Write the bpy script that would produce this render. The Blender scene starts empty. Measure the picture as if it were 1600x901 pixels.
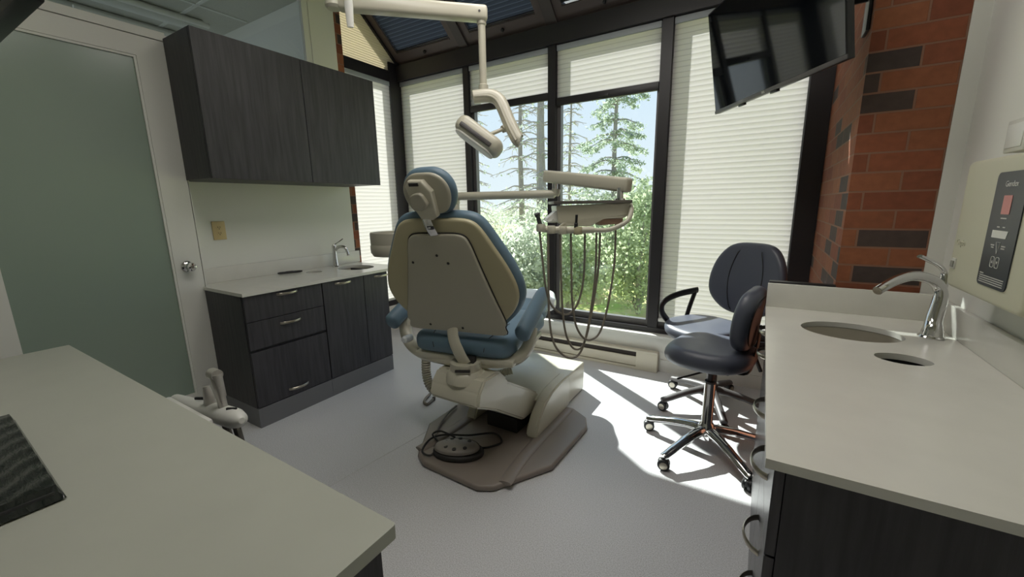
import bpy, bmesh, math, random
import numpy as np
from mathutils import Vector, Matrix
from mathutils.geometry import tessellate_polygon
PI = math.pi
random.seed(7)
SC = bpy.context.scene
COL = SC.collection

# ------------------------------------------------------------------ camera
FPX, YAW, PITCH, ROLL, CH = 635.62, -0.550557685, -0.200245669, -0.0166374179, 1.35
cy, sy, cp, sp = math.cos(YAW), math.sin(YAW), math.cos(PITCH), math.sin(PITCH)
c_f = Vector((sy*cp, cy*cp, sp)); _r = Vector((cy, -sy, 0)); _u = _r.cross(c_f)
c_r = math.cos(ROLL)*_r + math.sin(ROLL)*_u
c_u = -math.sin(ROLL)*_r + math.cos(ROLL)*_u
EYE = Vector((0, 0, CH))
cam = bpy.data.cameras.new('camera'); cam_o = bpy.data.objects.new('camera', cam); COL.objects.link(cam_o)
cam.sensor_width = 36; cam.lens = FPX/1600*36; cam.clip_start = .02; cam.clip_end = 300
m3 = Matrix((c_r, c_u, -c_f)).transposed()
cam_o.matrix_world = Matrix.Translation(EYE) @ m3.to_4x4()
SC.camera = cam_o

def ray(px, py):
    return c_r*((px-800)/FPX) - c_u*((py-450.5)/FPX) + c_f
def D(px, py, d):            # the point seen at a pixel of the survey, at depth d
    return EYE + ray(px, py)*d
def W(px, py, ax, v):        # the point seen at a pixel, on the plane ax = v
    d = ray(px, py); i = 'xyz'.index(ax); t = (v-EYE[i])/d[i]
    return EYE + d*t

# ------------------------------------------------------------------ materials
def lin(c):
    if isinstance(c, str):
        c = [int(c[i:i+2], 16)/255 for i in (0, 2, 4)]
    return tuple((x/12.92 if x <= .04045 else ((x+.055)/1.055)**2.4) for x in c)
def newmat(name):
    m = bpy.data.materials.new(name); m.use_nodes = True
    return m, m.node_tree.nodes, m.node_tree.links, m.node_tree.nodes['Principled BSDF']
def mat(name, c, rough=.5, metal=0., spec=.5, noise=0., nscale=20., bump=0., bscale=200., coat=0., stretch=None, c2=None):
    m, N, L, b = newmat(name)
    b.inputs['Base Color'].default_value = (*lin(c), 1)
    b.inputs['Roughness'].default_value = rough; b.inputs['Metallic'].default_value = metal
    b.inputs['Specular IOR Level'].default_value = spec; b.inputs['Coat Weight'].default_value = coat
    if noise or bump:
        tc = N.new('ShaderNodeTexCoord'); mp = N.new('ShaderNodeMapping'); L.new(tc.outputs['Object'], mp.inputs['Vector'])
        if stretch: mp.inputs['Scale'].default_value = stretch
    if noise:
        n = N.new('ShaderNodeTexNoise'); n.inputs['Scale'].default_value = nscale; n.inputs['Detail'].default_value = 6
        L.new(mp.outputs[0], n.inputs['Vector'])
        r = N.new('ShaderNodeValToRGB'); L.new(n.outputs['Fac'], r.inputs['Fac'])
        a = lin(c); k = lin(c2) if c2 else tuple(x*(1-noise) for x in a)
        r.color_ramp.elements[0].color = (*k, 1); r.color_ramp.elements[1].color = (*a, 1)
        r.color_ramp.elements[0].position = .32; r.color_ramp.elements[1].position = .68
        L.new(r.outputs[0], b.inputs['Base Color'])
    if bump:
        n2 = N.new('ShaderNodeTexNoise'); n2.inputs['Scale'].default_value = bscale
        L.new(mp.outputs[0], n2.inputs['Vector'])
        bp = N.new('ShaderNodeBump'); bp.inputs['Strength'].default_value = bump; bp.inputs['Distance'].default_value = .002
        L.new(n2.outputs['Fac'], bp.inputs['Height']); L.new(bp.outputs[0], b.inputs['Normal'])
    return m
def mat_translucent(name, c, c_t, w=.5, noise=0, nscale=30):
    m, N, L, b = newmat(name)
    N.remove(b); o = N['Material Output']
    d = N.new('ShaderNodeBsdfDiffuse'); d.inputs[0].default_value = (*lin(c), 1)
    t = N.new('ShaderNodeBsdfTranslucent'); t.inputs[0].default_value = (*lin(c_t), 1)
    mx = N.new('ShaderNodeMixShader'); mx.inputs[0].default_value = w
    L.new(d.outputs[0], mx.inputs[1]); L.new(t.outputs[0], mx.inputs[2]); L.new(mx.outputs[0], o.inputs[0])
    if noise:
        tc = N.new('ShaderNodeTexCoord'); n = N.new('ShaderNodeTexNoise'); n.inputs['Scale'].default_value = nscale
        L.new(tc.outputs['Object'], n.inputs['Vector'])
        for s, col in ((d, c), (t, c_t)):
            r = N.new('ShaderNodeValToRGB'); a = lin(col)
            r.color_ramp.elements[0].color = (*[x*(1-noise) for x in a], 1); r.color_ramp.elements[1].color = (*a, 1)
            r.color_ramp.elements[0].position = .3; r.color_ramp.elements[1].position = .7
            L.new(n.outputs['Fac'], r.inputs['Fac']); L.new(r.outputs[0], s.inputs[0])
    return m
def mat_pleat(name, c, c_t, w, line, pos=.16):
    # pleated cloth: each fold line (once per unit of V) is a double layer with its own tone
    m, N, L, b = newmat(name); N.remove(b); o = N['Material Output']
    uv = N.new('ShaderNodeUVMap'); uv.uv_map = 'UVMap'; sp = N.new('ShaderNodeSeparateXYZ'); L.new(uv.outputs[0], sp.inputs[0])
    fr = N.new('ShaderNodeMath'); fr.operation = 'FRACT'; L.new(sp.outputs['Y'], fr.inputs[0])
    d = N.new('ShaderNodeBsdfDiffuse'); t = N.new('ShaderNodeBsdfTranslucent')
    for s, col in ((d, c), (t, c_t)):
        r = N.new('ShaderNodeValToRGB'); e = r.color_ramp.elements; a = lin(col)
        e[0].position = 0; e[0].color = (*[x*line for x in a], 1); e[1].position = pos; e[1].color = (*a, 1)
        q = e.new(pos*.5); q.color = (*[x*(line*.6+.4) for x in a], 1)
        q = e.new(.9); q.color = (*a, 1); q = e.new(1.); q.color = (*[x*(line*.5+.5) for x in a], 1)
        L.new(fr.outputs[0], r.inputs[0]); L.new(r.outputs[0], s.inputs[0])
    mx = N.new('ShaderNodeMixShader'); mx.inputs[0].default_value = w
    L.new(d.outputs[0], mx.inputs[1]); L.new(t.outputs[0], mx.inputs[2]); L.new(mx.outputs[0], o.inputs[0])
    return m
def mat_pane(name, tint, refl=.04):
    m, N, L, b = newmat(name); N.remove(b); o = N['Material Output']
    t = N.new('ShaderNodeBsdfTransparent'); t.inputs[0].default_value = (*lin(tint), 1)
    g = N.new('ShaderNodeBsdfGlossy'); g.inputs['Roughness'].default_value = .02
    lw = N.new('ShaderNodeLayerWeight'); pw = N.new('ShaderNodeMath'); pw.operation = 'POWER'; pw.inputs[1].default_value = 5
    L.new(lw.outputs['Facing'], pw.inputs[0])
    f = N.new('ShaderNodeMath'); f.operation = 'MULTIPLY_ADD'; f.inputs[1].default_value = .9; f.inputs[2].default_value = refl
    L.new(pw.outputs[0], f.inputs[0])
    mx = N.new('ShaderNodeMixShader')
    L.new(f.outputs[0], mx.inputs[0]); L.new(t.outputs[0], mx.inputs[1]); L.new(g.outputs[0], mx.inputs[2]); L.new(mx.outputs[0], o.inputs[0])
    return m
def mat_brick(name):
    m, N, L, b = newmat(name)
    uv = N.new('ShaderNodeUVMap'); uv.uv_map = 'UVMap'
    br = N.new('ShaderNodeTexBrick'); L.new(uv.outputs[0], br.inputs['Vector'])
    br.inputs['Color1'].default_value = (0, 0, 0, 1); br.inputs['Color2'].default_value = (1, 1, 1, 1)
    br.inputs['Mortar'].default_value = (.5, .5, .5, 1); br.inputs['Scale'].default_value = 1
    br.inputs['Mortar Size'].default_value = .0042; br.inputs['Mortar Smooth'].default_value = .2
    br.inputs['Brick Width'].default_value = .225; br.inputs['Row Height'].default_value = .0775
    br.offset = .5
    r = N.new('ShaderNodeValToRGB'); L.new(br.outputs['Color'], r.inputs['Fac'])
    e = r.color_ramp.elements
    e[0].position = 0; e[0].color = (*lin('4b403c'), 1); e[1].position = 1; e[1].color = (*lin('9b5b3d'), 1)
    for p, c in ((.19, '54453f'), (.22, '8f533a'), (.5, 'a06443'), (.75, '854a33')):
        q = e.new(p); q.color = (*lin(c), 1)
    n = N.new('ShaderNodeTexNoise'); n.inputs['Scale'].default_value = 28; n.inputs['Detail'].default_value = 8
    L.new(uv.outputs[0], n.inputs['Vector'])
    mm = N.new('ShaderNodeMix'); mm.data_type = 'RGBA'; mm.blend_type = 'MULTIPLY'; mm.inputs[0].default_value = .45
    L.new(r.outputs[0], mm.inputs[6]); L.new(n.outputs['Fac'], mm.inputs[7])
    g = N.new('ShaderNodeMix'); g.data_type = 'RGBA'; L.new(br.outputs['Fac'], g.inputs[0])
    L.new(mm.outputs[2], g.inputs[6]); g.inputs[7].default_value = (*lin('86624f'), 1)
    L.new(g.outputs[2], b.inputs['Base Color']); b.inputs['Roughness'].default_value = .9
    inv = N.new('ShaderNodeMath'); inv.operation = 'SUBTRACT'; inv.inputs[0].default_value = 1; L.new(br.outputs['Fac'], inv.inputs[1])
    ad = N.new('ShaderNodeMath'); ad.operation = 'MULTIPLY_ADD'; ad.inputs[1].default_value = .35
    L.new(n.outputs['Fac'], ad.inputs[0]); L.new(inv.outputs[0], ad.inputs[2])
    bp = N.new('ShaderNodeBump'); bp.inputs['Strength'].default_value = .8; bp.inputs['Distance'].default_value = .006
    L.new(ad.outputs[0], bp.inputs['Height']); L.new(bp.outputs[0], b.inputs['Normal'])
    return m
def mat_floor(name):
    m, N, L, b = newmat(name)
    tc = N.new('ShaderNodeTexCoord')
    n = N.new('ShaderNodeTexNoise'); n.inputs['Scale'].default_value = 260; n.inputs['Detail'].default_value = 3
    L.new(tc.outputs['Object'], n.inputs['Vector'])
    r = N.new('ShaderNodeValToRGB'); L.new(n.outputs['Fac'], r.inputs['Fac'])
    e = r.color_ramp.elements
    e[0].position = .33; e[0].color = (*lin('b4b4b4'), 1); e[1].position = .6; e[1].color = (*lin('dddde0'), 1)
    n2 = N.new('ShaderNodeTexNoise'); n2.inputs['Scale'].default_value = 1.7; L.new(tc.outputs['Object'], n2.inputs['Vector'])
    mm = N.new('ShaderNodeMix'); mm.data_type = 'RGBA'; mm.blend_type = 'MULTIPLY'; mm.inputs[0].default_value = .12
    L.new(r.outputs[0], mm.inputs[6]); L.new(n2.outputs['Fac'], mm.inputs[7]); L.new(mm.outputs[2], b.inputs['Base Color'])
    b.inputs['Roughness'].default_value = .42; b.inputs['Specular IOR Level'].default_value = .35
    return m
def mat_emit(name, c, s):
    m, N, L, b = newmat(name)
    b.inputs['Base Color'].default_value = (*lin(c), 1)
    b.inputs['Emission Color'].default_value = (*lin(c), 1); b.inputs['Emission Strength'].default_value = s
    return m
M = dict(
    wall=mat('white_paint', 'd9d9d2', .6, bump=.05, bscale=150), ceil=mat('ceiling_tile', 'c9c8bd', .9, noise=.15, nscale=160),
    white=mat('white_gloss_paint', 'dcdcd6', .4), floor=mat_floor('speckled_vinyl'),
    quartz=mat('white_quartz', 'd6d5cd', .22, spec=.5, noise=.05, nscale=9), quartz2=mat('cream_counter', 'aeb0a5', .35, noise=.05, nscale=7),
    wood=mat('dark_woodgrain', '424145', .5, noise=.6, nscale=9, stretch=(6, 6, .4), bump=.2, bscale=60, c2='302f33'),
    toe=mat('grey_toe_kick', '6d6d70', .45), black=mat('black_plastic', '17181a', .4),
    frame=mat('bronze_aluminium', '2b292b', .42, spec=.5), roofframe=mat('roof_aluminium', '4a4443', .5),
    brick=mat_brick('red_brick'), nickel=mat('satin_nickel', 'b4aea0', .3, 1.), chrome=mat('chrome', 'd9d9d9', .07, 1.),
    steel=mat('brushed_steel', '8f8b84', .32, 1., noise=.2, nscale=40, stretch=(1, 12, 1)),
    blind=mat_pleat('pleated_fabric', 'cfcdcc', 'd6d0cd', .36, .70),
    darkblind=mat_pleat('blue_roof_fabric', '3d444e', '464d58', .06, 2.3, .22), pane=mat_pane('clear_pane', 'f2f6f4'),
    frost=mat('frosted_glass', '8b9a8e', .22, spec=.5), cream=mat('cream_plastic', 'c3bfae', .32, coat=.2), cream2=mat('ivory_shell', 'b3ab8c', .4),
    beige=mat('beige_plastic', 'b0ac9c', .35), vinyl=mat('blue_vinyl', '61798a', .45, bump=.15, bscale=300),
    base=mat('taupe_base', '857b73', .4), rubber=mat('dark_rubber', '2a2826', .6), hose=mat('grey_brown_hose', '7c7468', .5),
    vblack=mat('black_vinyl', '4e525e', .40, bump=.12, bscale=350), dkgrey=mat('dark_grey_plastic', '4a4747', .45),
    almond=mat('almond_plate', 'c6b183', .45), white2=mat('white_plastic', 'd8d8d2', .35), ivory=mat('ivory_case', 'bebca6', .4),
    navy=mat('navy_panel', '2a2f35', .3), pink=mat('pink_label', 'c98984', .5), lab=mat('pale_print', 'c8c8c2', .5),
    film=None, screen=mat('tv_screen', '06080b', .05, spec=.6), bezel=mat('tv_bezel', '0c0d0f', .3),
    heater=mat('heater_enamel', 'd3cdbc', .4), slot=mat('heater_slot', '38302d', .7), bag=mat('clear_bag', 'dfe3e6', .25, bump=.6, bscale=35),
    lawn=mat('lawn', 'a3c45c', .95, noise=.4, nscale=2, c2='c9ad8c'), bark=mat('grey_bark', 'a09a98', .9, noise=.3, nscale=30),
    pedal=mat('pedal_cap', '87817b', .4, spec=.5),
    lamp=mat_emit('fill_glow', 'fffaf4', 5.0), tube=mat('tube_glass', 'e4e2da', .3), hill=mat('brown_hill', 'a08a74', .95, noise=.4, nscale=.8, c2='7f8a62'),  # lamp: glow of the added ceiling fill panels only
)
M['leafA'] = mat_translucent('leaf_grey_green', 'c0c6b8', 'd2dac6', .6, .3, 3)
M['leafB'] = mat_translucent('leaf_bright_green', 'bdc8ab', 'd2dfb8', .6, .3, 3)
M['needle'] = mat_translucent('spruce_needles', 'a9b9a8', 'bccab4', .55, .3, 3)
M['twig'] = mat('dead_twigs', 'aaa3a4', .9)
def _film():
    m, N, L, b = newmat('film_wrapped_black')
    b.inputs['Base Color'].default_value = (*lin('161c19'), 1); b.inputs['Roughness'].default_value = .22
    tc = N.new('ShaderNodeTexCoord'); mp = N.new('ShaderNodeMapping'); mp.inputs['Scale'].default_value = (4, 16, 4)
    L.new(tc.outputs['Object'], mp.inputs[0])
    n = N.new('ShaderNodeTexNoise'); n.inputs['Scale'].default_value = 7; n.inputs['Distortion'].default_value = 1.2; L.new(mp.outputs[0], n.inputs['Vector'])
    bp = N.new('ShaderNodeBump'); bp.inputs['Strength'].default_value = .35; bp.inputs['Distance'].default_value = .008
    L.new(n.outputs['Fac'], bp.inputs['Height']); L.new(bp.outputs[0], b.inputs['Normal'])
    return m
M['film'] = _film(); M['seam'] = mat('seam_grey', 'b4b4b2', .6); M['basin'] = mat('satin_basin', 'c4beb2', .42, .85)

# ------------------------------------------------------------------ mesh helpers (all in world coordinates)
def V(p): return Vector(p)
def bm_new(): return bmesh.new()
def box(bm, x0, x1, y0, y1, z0, z1, bev=0., seg=2, mtx=None):
    r = bmesh.ops.create_cube(bm, size=1.)
    vs = r['verts']
    for v in vs:
        v.co = Vector((x0+(x1-x0)*(v.co.x+.5), y0+(y1-y0)*(v.co.y+.5), z0+(z1-z0)*(v.co.z+.5)))
    if bev:
        es = list({e for v in vs for e in v.link_edges})
        q = bmesh.ops.bevel(bm, geom=es, offset=bev, segments=seg, affect='EDGES', profile=.5)
        vs = list({v for f in q['faces'] for v in f.verts} | {v for v in vs if v.is_valid})
    if mtx is not None:
        for v in vs: v.co = mtx @ v.co
    return vs
def frame_mtx(o, x, y, z):
    m = Matrix((V(x), V(y), V(z))).transposed().to_4x4(); m.translation = V(o)
    return m
def catmull(pts, n=6, closed=False):
    P = [V(p) for p in pts]; out = []; k = len(P)
    rng = range(k) if closed else range(k-1)
    for i in rng:
        if closed: a, b, c, d = P[(i-1) % k], P[i], P[(i+1) % k], P[(i+2) % k]
        else: a, b, c, d = P[max(i-1, 0)], P[i], P[i+1], P[min(i+2, k-1)]
        for j in range(n):
            t = j/n
            out.append(.5*((2*b)+(c-a)*t+(2*a-5*b+4*c-d)*t*t+(3*b-a-3*c+d)*t**3))
    if not closed: out.append(P[-1])
    return out
def tube(bm, pts, r, n=10, flat=None, closed=False, up=(0, 0, 1)):
    """sweep an ellipse along pts; r a radius or list; flat = (ra, rb) with ra along the side vector"""
    P = [V(p) for p in pts]; k = len(P); rings = []; upv = V(up); prev = None
    for i in range(k):
        t = (P[(i+1) % k]-P[i-1]) if closed else (P[min(i+1, k-1)]-P[max(i-1, 0)])
        t.normalize()
        if prev is None:
            s = t.cross(upv)
            if s.length < 1e-3: s = t.cross(Vector((1, 0, 0)))
        else:
            s = prev - t*prev.dot(t)
            if s.length < 1e-4: s = t.cross(upv)
        s.normalize(); prev = s
        w = s.cross(t)
        rr = r[i] if isinstance(r, (list, tuple)) else r
        ra, rb = flat if flat else (rr, rr)
        if flat and isinstance(r, (list, tuple)): ra, rb = flat[0]*rr, flat[1]*rr
        rings.append([bm.verts.new(P[i]+s*(ra*math.cos(2*PI*j/n))+w*(rb*math.sin(2*PI*j/n))) for j in range(n)])
    for i in range(k if closed else k-1):
        a, b = rings[i], rings[(i+1) % k]
        for j in range(n): bm.faces.new((a[j], a[(j+1) % n], b[(j+1) % n], b[j]))
    if not closed:
        bm.faces.new(rings[0][::-1]); bm.faces.new(rings[-1])
    return rings
def lathe(bm, prof, o=(0, 0, 0), ax=(0, 0, 1), n=24, cap=True):
    """prof: list of (radius, height along ax)"""
    ax = V(ax).normalized(); s = ax.cross(Vector((1, 0, 0)))
    if s.length < .1: s = ax.cross(Vector((0, 1, 0)))
    s.normalize(); w = ax.cross(s); o = V(o); rings = []
    for r, h in prof:
        rings.append([bm.verts.new(o+ax*h+s*(max(r, 1e-4)*math.cos(2*PI*j/n))+w*(max(r, 1e-4)*math.sin(2*PI*j/n))) for j in range(n)])
    for a, b in zip(rings, rings[1:]):
        for j in range(n): bm.faces.new((a[j], a[(j+1) % n], b[(j+1) % n], b[j]))
    if cap:
        bm.faces.new(rings[0][::-1]); bm.faces.new(rings[-1])
def pad(bm, outline, t, er, mtx, crown=0., n_sub=5, smooth=True, back=None, bulge=None):
    """cushion: closed outline in (u, v), thickness t along w with rounded edges; mtx maps (u, v, w) to the world"""
    O = catmull([(p[0], p[1], 0) for p in outline], n_sub, True) if smooth else [V((p[0], p[1], 0)) for p in outline]
    k = len(O); c = sum(O, Vector())/k
    area = sum(O[i].x*O[(i+1) % k].y-O[(i+1) % k].x*O[i].y for i in range(k))
    if area < 0: O.reverse()
    nor = []
    for i in range(k):
        d = O[(i+1) % k]-O[i-1]; nor.append(Vector((d.y, -d.x, 0)).normalized())
    prof = []
    for j in range(5):
        a = PI/2*j/4
        prof.append((er*(1-math.sin(a)), er*(1-math.cos(a)), 0))
    prof += [(er*(1-math.cos(PI/2*j/4)), t-er+er*math.sin(PI/2*j/4), 0) for j in range(5)]
    rings = []
    def put(q): 
        if bulge: q = bulge(q)
        return bm.verts.new(mtx @ q)
    # inner lower cap ring
    for f in (.35, .7):
        rings.append([put(c+(p-nn*er-c)*f) for p, nn in zip(O, nor)])
    for ins, h, _ in prof:
        rings.append([put(p-nn*ins+Vector((0, 0, h))) for p, nn in zip(O, nor)])
    for f in (.85, .6, .3):
        rings.append([put(c+(p-nn*er-c)*f+Vector((0, 0, t+crown*(1-f*f)))) for p, nn in zip(O, nor)])
    for a, b in zip(rings, rings[1:]):
        for j in range(k): bm.faces.new((a[j], a[(j+1) % k], b[(j+1) % k], b[j]))
    bm.faces.new(rings[0][::-1]); bm.faces.new(rings[-1])
def prism(bm, poly, mtx, h, holes=()):
    """polygon (u, v) with holes, extruded 0..h along w"""
    loops = [[V((p[0], p[1], 0)) for p in poly]]+[[V((p[0], p[1], 0)) for p in q] for q in holes]
    flat = [p for l in loops for p in l]
    tris = tessellate_polygon(loops)
    lo = [bm.verts.new(mtx @ p) for p in flat]; hi = [bm.verts.new(mtx @ (p+Vector((0, 0, h)))) for p in flat]
    for a, b, c in tris:
        try: bm.faces.new((hi[a], hi[b], hi[c])); bm.faces.new((lo[c], lo[b], lo[a]))
        except ValueError: pass
    i0 = 0
    for l in loops:
        k = len(l)
        for i in range(k):
            a, b = i0+i, i0+(i+1) % k
            bm.faces.new((lo[a], lo[b], hi[b], hi[a]))
        i0 += k
def ellipse(cx, cy_, a, b, n=40, rot=0):
    return [(cx+a*math.cos(t)*math.cos(rot)-b*math.sin(t)*math.sin(rot), cy_+a*math.cos(t)*math.sin(rot)+b*math.sin(t)*math.cos(rot)) for t in [2*PI*i/n for i in range(n)]]
def rrect(x0, x1, y0, y1, r, n=6):
    out = []
    for cx, cy_, a0 in ((x1-r, y1-r, 0), (x0+r, y1-r, PI/2), (x0+r, y0+r, PI), (x1-r, y0+r, 1.5*PI)):
        out += [(cx+r*math.cos(a0+PI/2*i/n), cy_+r*math.sin(a0+PI/2*i/n)) for i in range(n+1)]
    return out
I4 = Matrix.Identity(4)
def obj(name, bm, m, parent=None, smooth=True, angle=.6):
    bmesh.ops.recalc_face_normals(bm, faces=bm.faces)
    me = bpy.data.meshes.new(name)
    bm.to_mesh(me); bm.free()
    if parent is not None:
        me.transform(parent_world(parent).inverted())
    if smooth:
        me.shade_smooth()
        try: me.set_sharp_from_angle(angle=angle)
        except Exception: pass
    ms = m if isinstance(m, (list, tuple)) else [m]
    for x in ms: me.materials.append(M[x] if isinstance(x, str) else x)
    o = bpy.data.objects.new(name, me); COL.objects.link(o)
    if parent is not None: o.parent = parent
    return o
def parent_world(p):
    m = p.matrix_basis.copy()
    while p.parent is not None:
        p = p.parent; m = p.matrix_basis @ m
    return m
def tag(o, label, cat, group=None, kind=None):
    if label: o['label'] = label
    if cat: o['category'] = cat
    if group: o['group'] = group
    if kind: o['kind'] = kind
    return o
def thing(name, loc, label, cat, group=None, rz=0):
    o = bpy.data.objects.new(name, None); COL.objects.link(o); o.empty_display_size = .1
    o.matrix_basis = Matrix.Translation(V(loc)) @ Matrix.Rotation(rz, 4, 'Z')
    return tag(o, label, cat, group)
def struct(name, bm, m, label=None, cat=None, smooth=False):
    o = obj(name, bm, m, None, smooth); o['kind'] = 'structure'
    if label: o['label'] = label
    if cat: o['category'] = cat
    return o
def bx(*a, **k):
    bm = bm_new(); box(bm, *a, **k); return bm
def text_mesh(body, size, mtx, ext=.0006):
    cu = bpy.data.curves.new('t', 'FONT'); cu.body = body; cu.size = size; cu.extrude = ext; cu.align_x = 'CENTER'; cu.align_y = 'CENTER'
    o = bpy.data.objects.new('t', cu); COL.objects.link(o)
    dg = bpy.context.evaluated_depsgraph_get()
    me = bpy.data.meshes.new_from_object(o.evaluated_get(dg))
    bm = bm_new(); bm.from_mesh(me); bm.transform(mtx)
    bpy.data.objects.remove(o); bpy.data.curves.remove(cu); bpy.data.meshes.remove(me)
    return bm

# ------------------------------------------------------------------ dimensions
XW, XR = -3.055, .60            # faces of the wall with the door, and of the opposite wall
YB = -1.7                       # wall behind the camera
YW, XS = 3.36, -3.44            # window planes of the glazed bay (front, side)
ZC = 3.0                        # ceiling
CT = .869                       # worktop height
ROOF = math.tan(math.radians(40))
exec_order = []
XR = .63
XA = -3.168                     # alcove wall behind the cabinets, set back from the door wall
# ================================================================== ROOM
struct('floor', bx(XS-.25, XR+.15, YB-.15, 3.5, -.12, 0), 'floor')
struct('trim_9', (lambda a, b: (lambda bm: (tube(bm, [a, b], .0016, 4), bm)[1])(bm_new()))(W(470, 785, 'z', 0), W(700, 655, 'z', 0)), 'seam')
bm = bm_new()
box(bm, XW-.12, XW, YB-.12, .205, 0, 2.36); box(bm, XW-.12, XW, .205, 1.1755, 2.315, 2.36)
box(bm, XW-.12, XW, 1.1755, 1.18, 0, 2.36); box(bm, XA-.06, XA, 1.18, 2.425, 0, 2.36); box(bm, XA-.06, XA, 2.20, 2.425, 2.36, ZC+.02); box(bm, XW-.12, XW, YB-.12, -.5, 2.36, ZC+.02)
struct('wall_left', bm, 'wall')
bm = bm_new()
box(bm, XR, XR+.12, YB-.12, 2.40, 0, ZC+.02); box(bm, .578, XR, 2.275, 2.40, 0, ZC+.02)
struct('wall_right', bm, 'wall')
struct('wall_back', bx(XW-.12, XR+.12, YB-.12, YB, 0, ZC+.02), 'wall')
struct('ceiling', bx(XW-.12, XR+.12, YB-.12, 2.40, ZC, ZC+.1), 'ceil')
def uvbox(bm, dims):
    uv = bm.loops.layers.uv.new('UVMap')
    for d in dims: box(bm, *d)
    bm.normal_update()
    for f in bm.faces:
        n = f.normal
        for l in f.loops:
            c = l.vert.co
            l[uv].uv = ((c.y+.03, c.z+.011) if abs(n.x) > .5 else (c.x+.10, c.z+.011))
    return bm
struct('wall_brick_right', uvbox(bm_new(), [(.30, .577, 2.275, 3.50, 0, 3.7)]), 'brick')
struct('wall_brick_left', uvbox(bm_new(), [(XS-.2, XA-.004, 2.428, 2.49, 0, 3.7)]), 'brick')
bm = bm_new(); box(bm, XS-.2, .30, 3.315, 3.5, 0, .285); box(bm, XS-.2, XS, 2.49, 3.32, 0, .285)
struct('wall_front', bm, 'white')
struct('trim_1', bx(XS, .30, 3.285, 3.372, .283, .303, bev=.004), 'white', smooth=True)
struct('baseboard_front', bx(-.62, .298, 3.302, 3.316, 0, .1), 'white')
bm = bm_new(); box(bm, XS-.2, .6, 2.36, 2.40, ZC+.1, 3.75)
struct('wall_upper', bm, 'wall')

# solarium frame: corner post, mullions, beams, rafters
MX = [(-2.577, -2.515), (-1.671, -1.600), (-.750, -.672), (.175, .298)]
struct('trim_2', bx(XS-.10, -3.432, 3.238, 3.47, .30, 2.82), 'frame')
for i, (a, b) in enumerate(MX):
    struct('trim_%d' % (3+i), bx(a, b, YW, 3.47, .303, 2.66), 'frame')
bm = bm_new(); box(bm, -3.432, .298, 3.335, 3.47, 2.652, 2.80); struct('trim_7', bm, 'frame')
struct('trim_8', bx(XS-.10, XS+.004, 2.49, 3.238, 2.63, 2.735), 'frame')
bm = bm_new(); box(bm, -3.43, .175, 3.355, 3.46, .303, .345); box(bm, XS-.1, XS, 2.49, 3.24, .285, .345); struct('trim_10', bm, 'frame')
sl = Vector((0, -math.cos(math.radians(40)), math.sin(math.radians(40)))); sn = Vector((0, math.sin(math.radians(40)), math.cos(math.radians(40))))
RO = Vector((0, 3.40, 2.80))
rm = frame_mtx(RO, (1, 0, 0), sl, sn)
RL = 1.36
for i, (a, b) in enumerate([(-3.545, -3.425), (-2.59, -2.50), (-1.685, -1.585), (-.765, -.657), (.17, .29)]):
    struct('trim_%d' % (11+i), bx(a, b, -.02, RL, -.02, .12, mtx=rm), 'frame' if i in (0,) else 'roofframe')
struct('trim_16', bx(-3.43, .29, -.03, .03, -.045, .12, mtx=rm), 'roofframe')
struct('trim_17', bx(-3.5, .3, RL, RL+.1, -.05, .12, mtx=rm), 'roofframe')
def pleat(name, O, U, Vd, N, w, h, pitch, amp, m, parent=None, tri=None):
    """honeycomb shade: zigzag sheet, w along U, h along Vd, pleats along N; tri narrows the width to nothing at the top"""
    bm = bm_new(); O, U, Vd, N = V(O), V(U), V(Vd), V(N); k = max(2, int(round(h/pitch))); pr = None; n = 4
    uv = bm.loops.layers.uv.new('UVMap')
    for i in range(n*k+1):
        v = h*i/(n*k); d = amp*math.sin(PI*(i % n)/n)
        a, b = (tri(v) if tri else (0, w))
        q = [bm.verts.new(O+U*a+Vd*v+N*d), bm.verts.new(O+U*b+Vd*v+N*d)]
        if pr:
            f = bm.faces.new((pr[0], pr[1], q[1], q[0]))
            for l, c in zip(f.loops, ((a, (i-1)/n), (b, (i-1)/n), (b, i/n), (a, i/n))): l[uv].uv = (c[0], c[1] if c[1]*n != i or i % n else c[1]-.0001)
        pr = q
    return obj(name, bm, m, parent, False)
UX, UY, UZ = Vector((1, 0, 0)), Vector((0, 1, 0)), Vector((0, 0, 1))
# windows: frame with sash and pane each, a shade hung in each
spans = [(-3.432, -2.577), (-2.515, -1.671), (-1.600, -.750), (-.672, .175)]
for i, (a, b) in enumerate(spans):
    bm = bm_new()
    box(bm, a, a+.035, 3.40, 3.45, .345, 2.652); box(bm, b-.022, b, 3.40, 3.45, .345, 2.652)
    box(bm, a+.035, b-.022, 3.40, 3.45, .345, .395); box(bm, a+.035, b-.022, 3.40, 3.45, 2.61, 2.652)
    w = struct('window_%d' % (i+1), bm, mat('sash_grey_%d' % i, '6a6868', .4, .3))
    obj('pane', bx(a+.03, b-.018, 3.421, 3.427, .39, 2.615), 'pane', w, False)
w = struct('window_5', (lambda q: (box(q, XS-.09, XS-.04, 2.49, 2.53, .345, 2.63), box(q, XS-.09, XS-.04, 3.20, 3.238, .345, 2.63), q)[-1])(bm_new()), 'frame')
obj('pane', bx(XS-.07, XS-.064, 2.53, 3.20, .345, 2.63), 'pane', w, False)
SH = 'pleated shades on the front windows'
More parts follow.
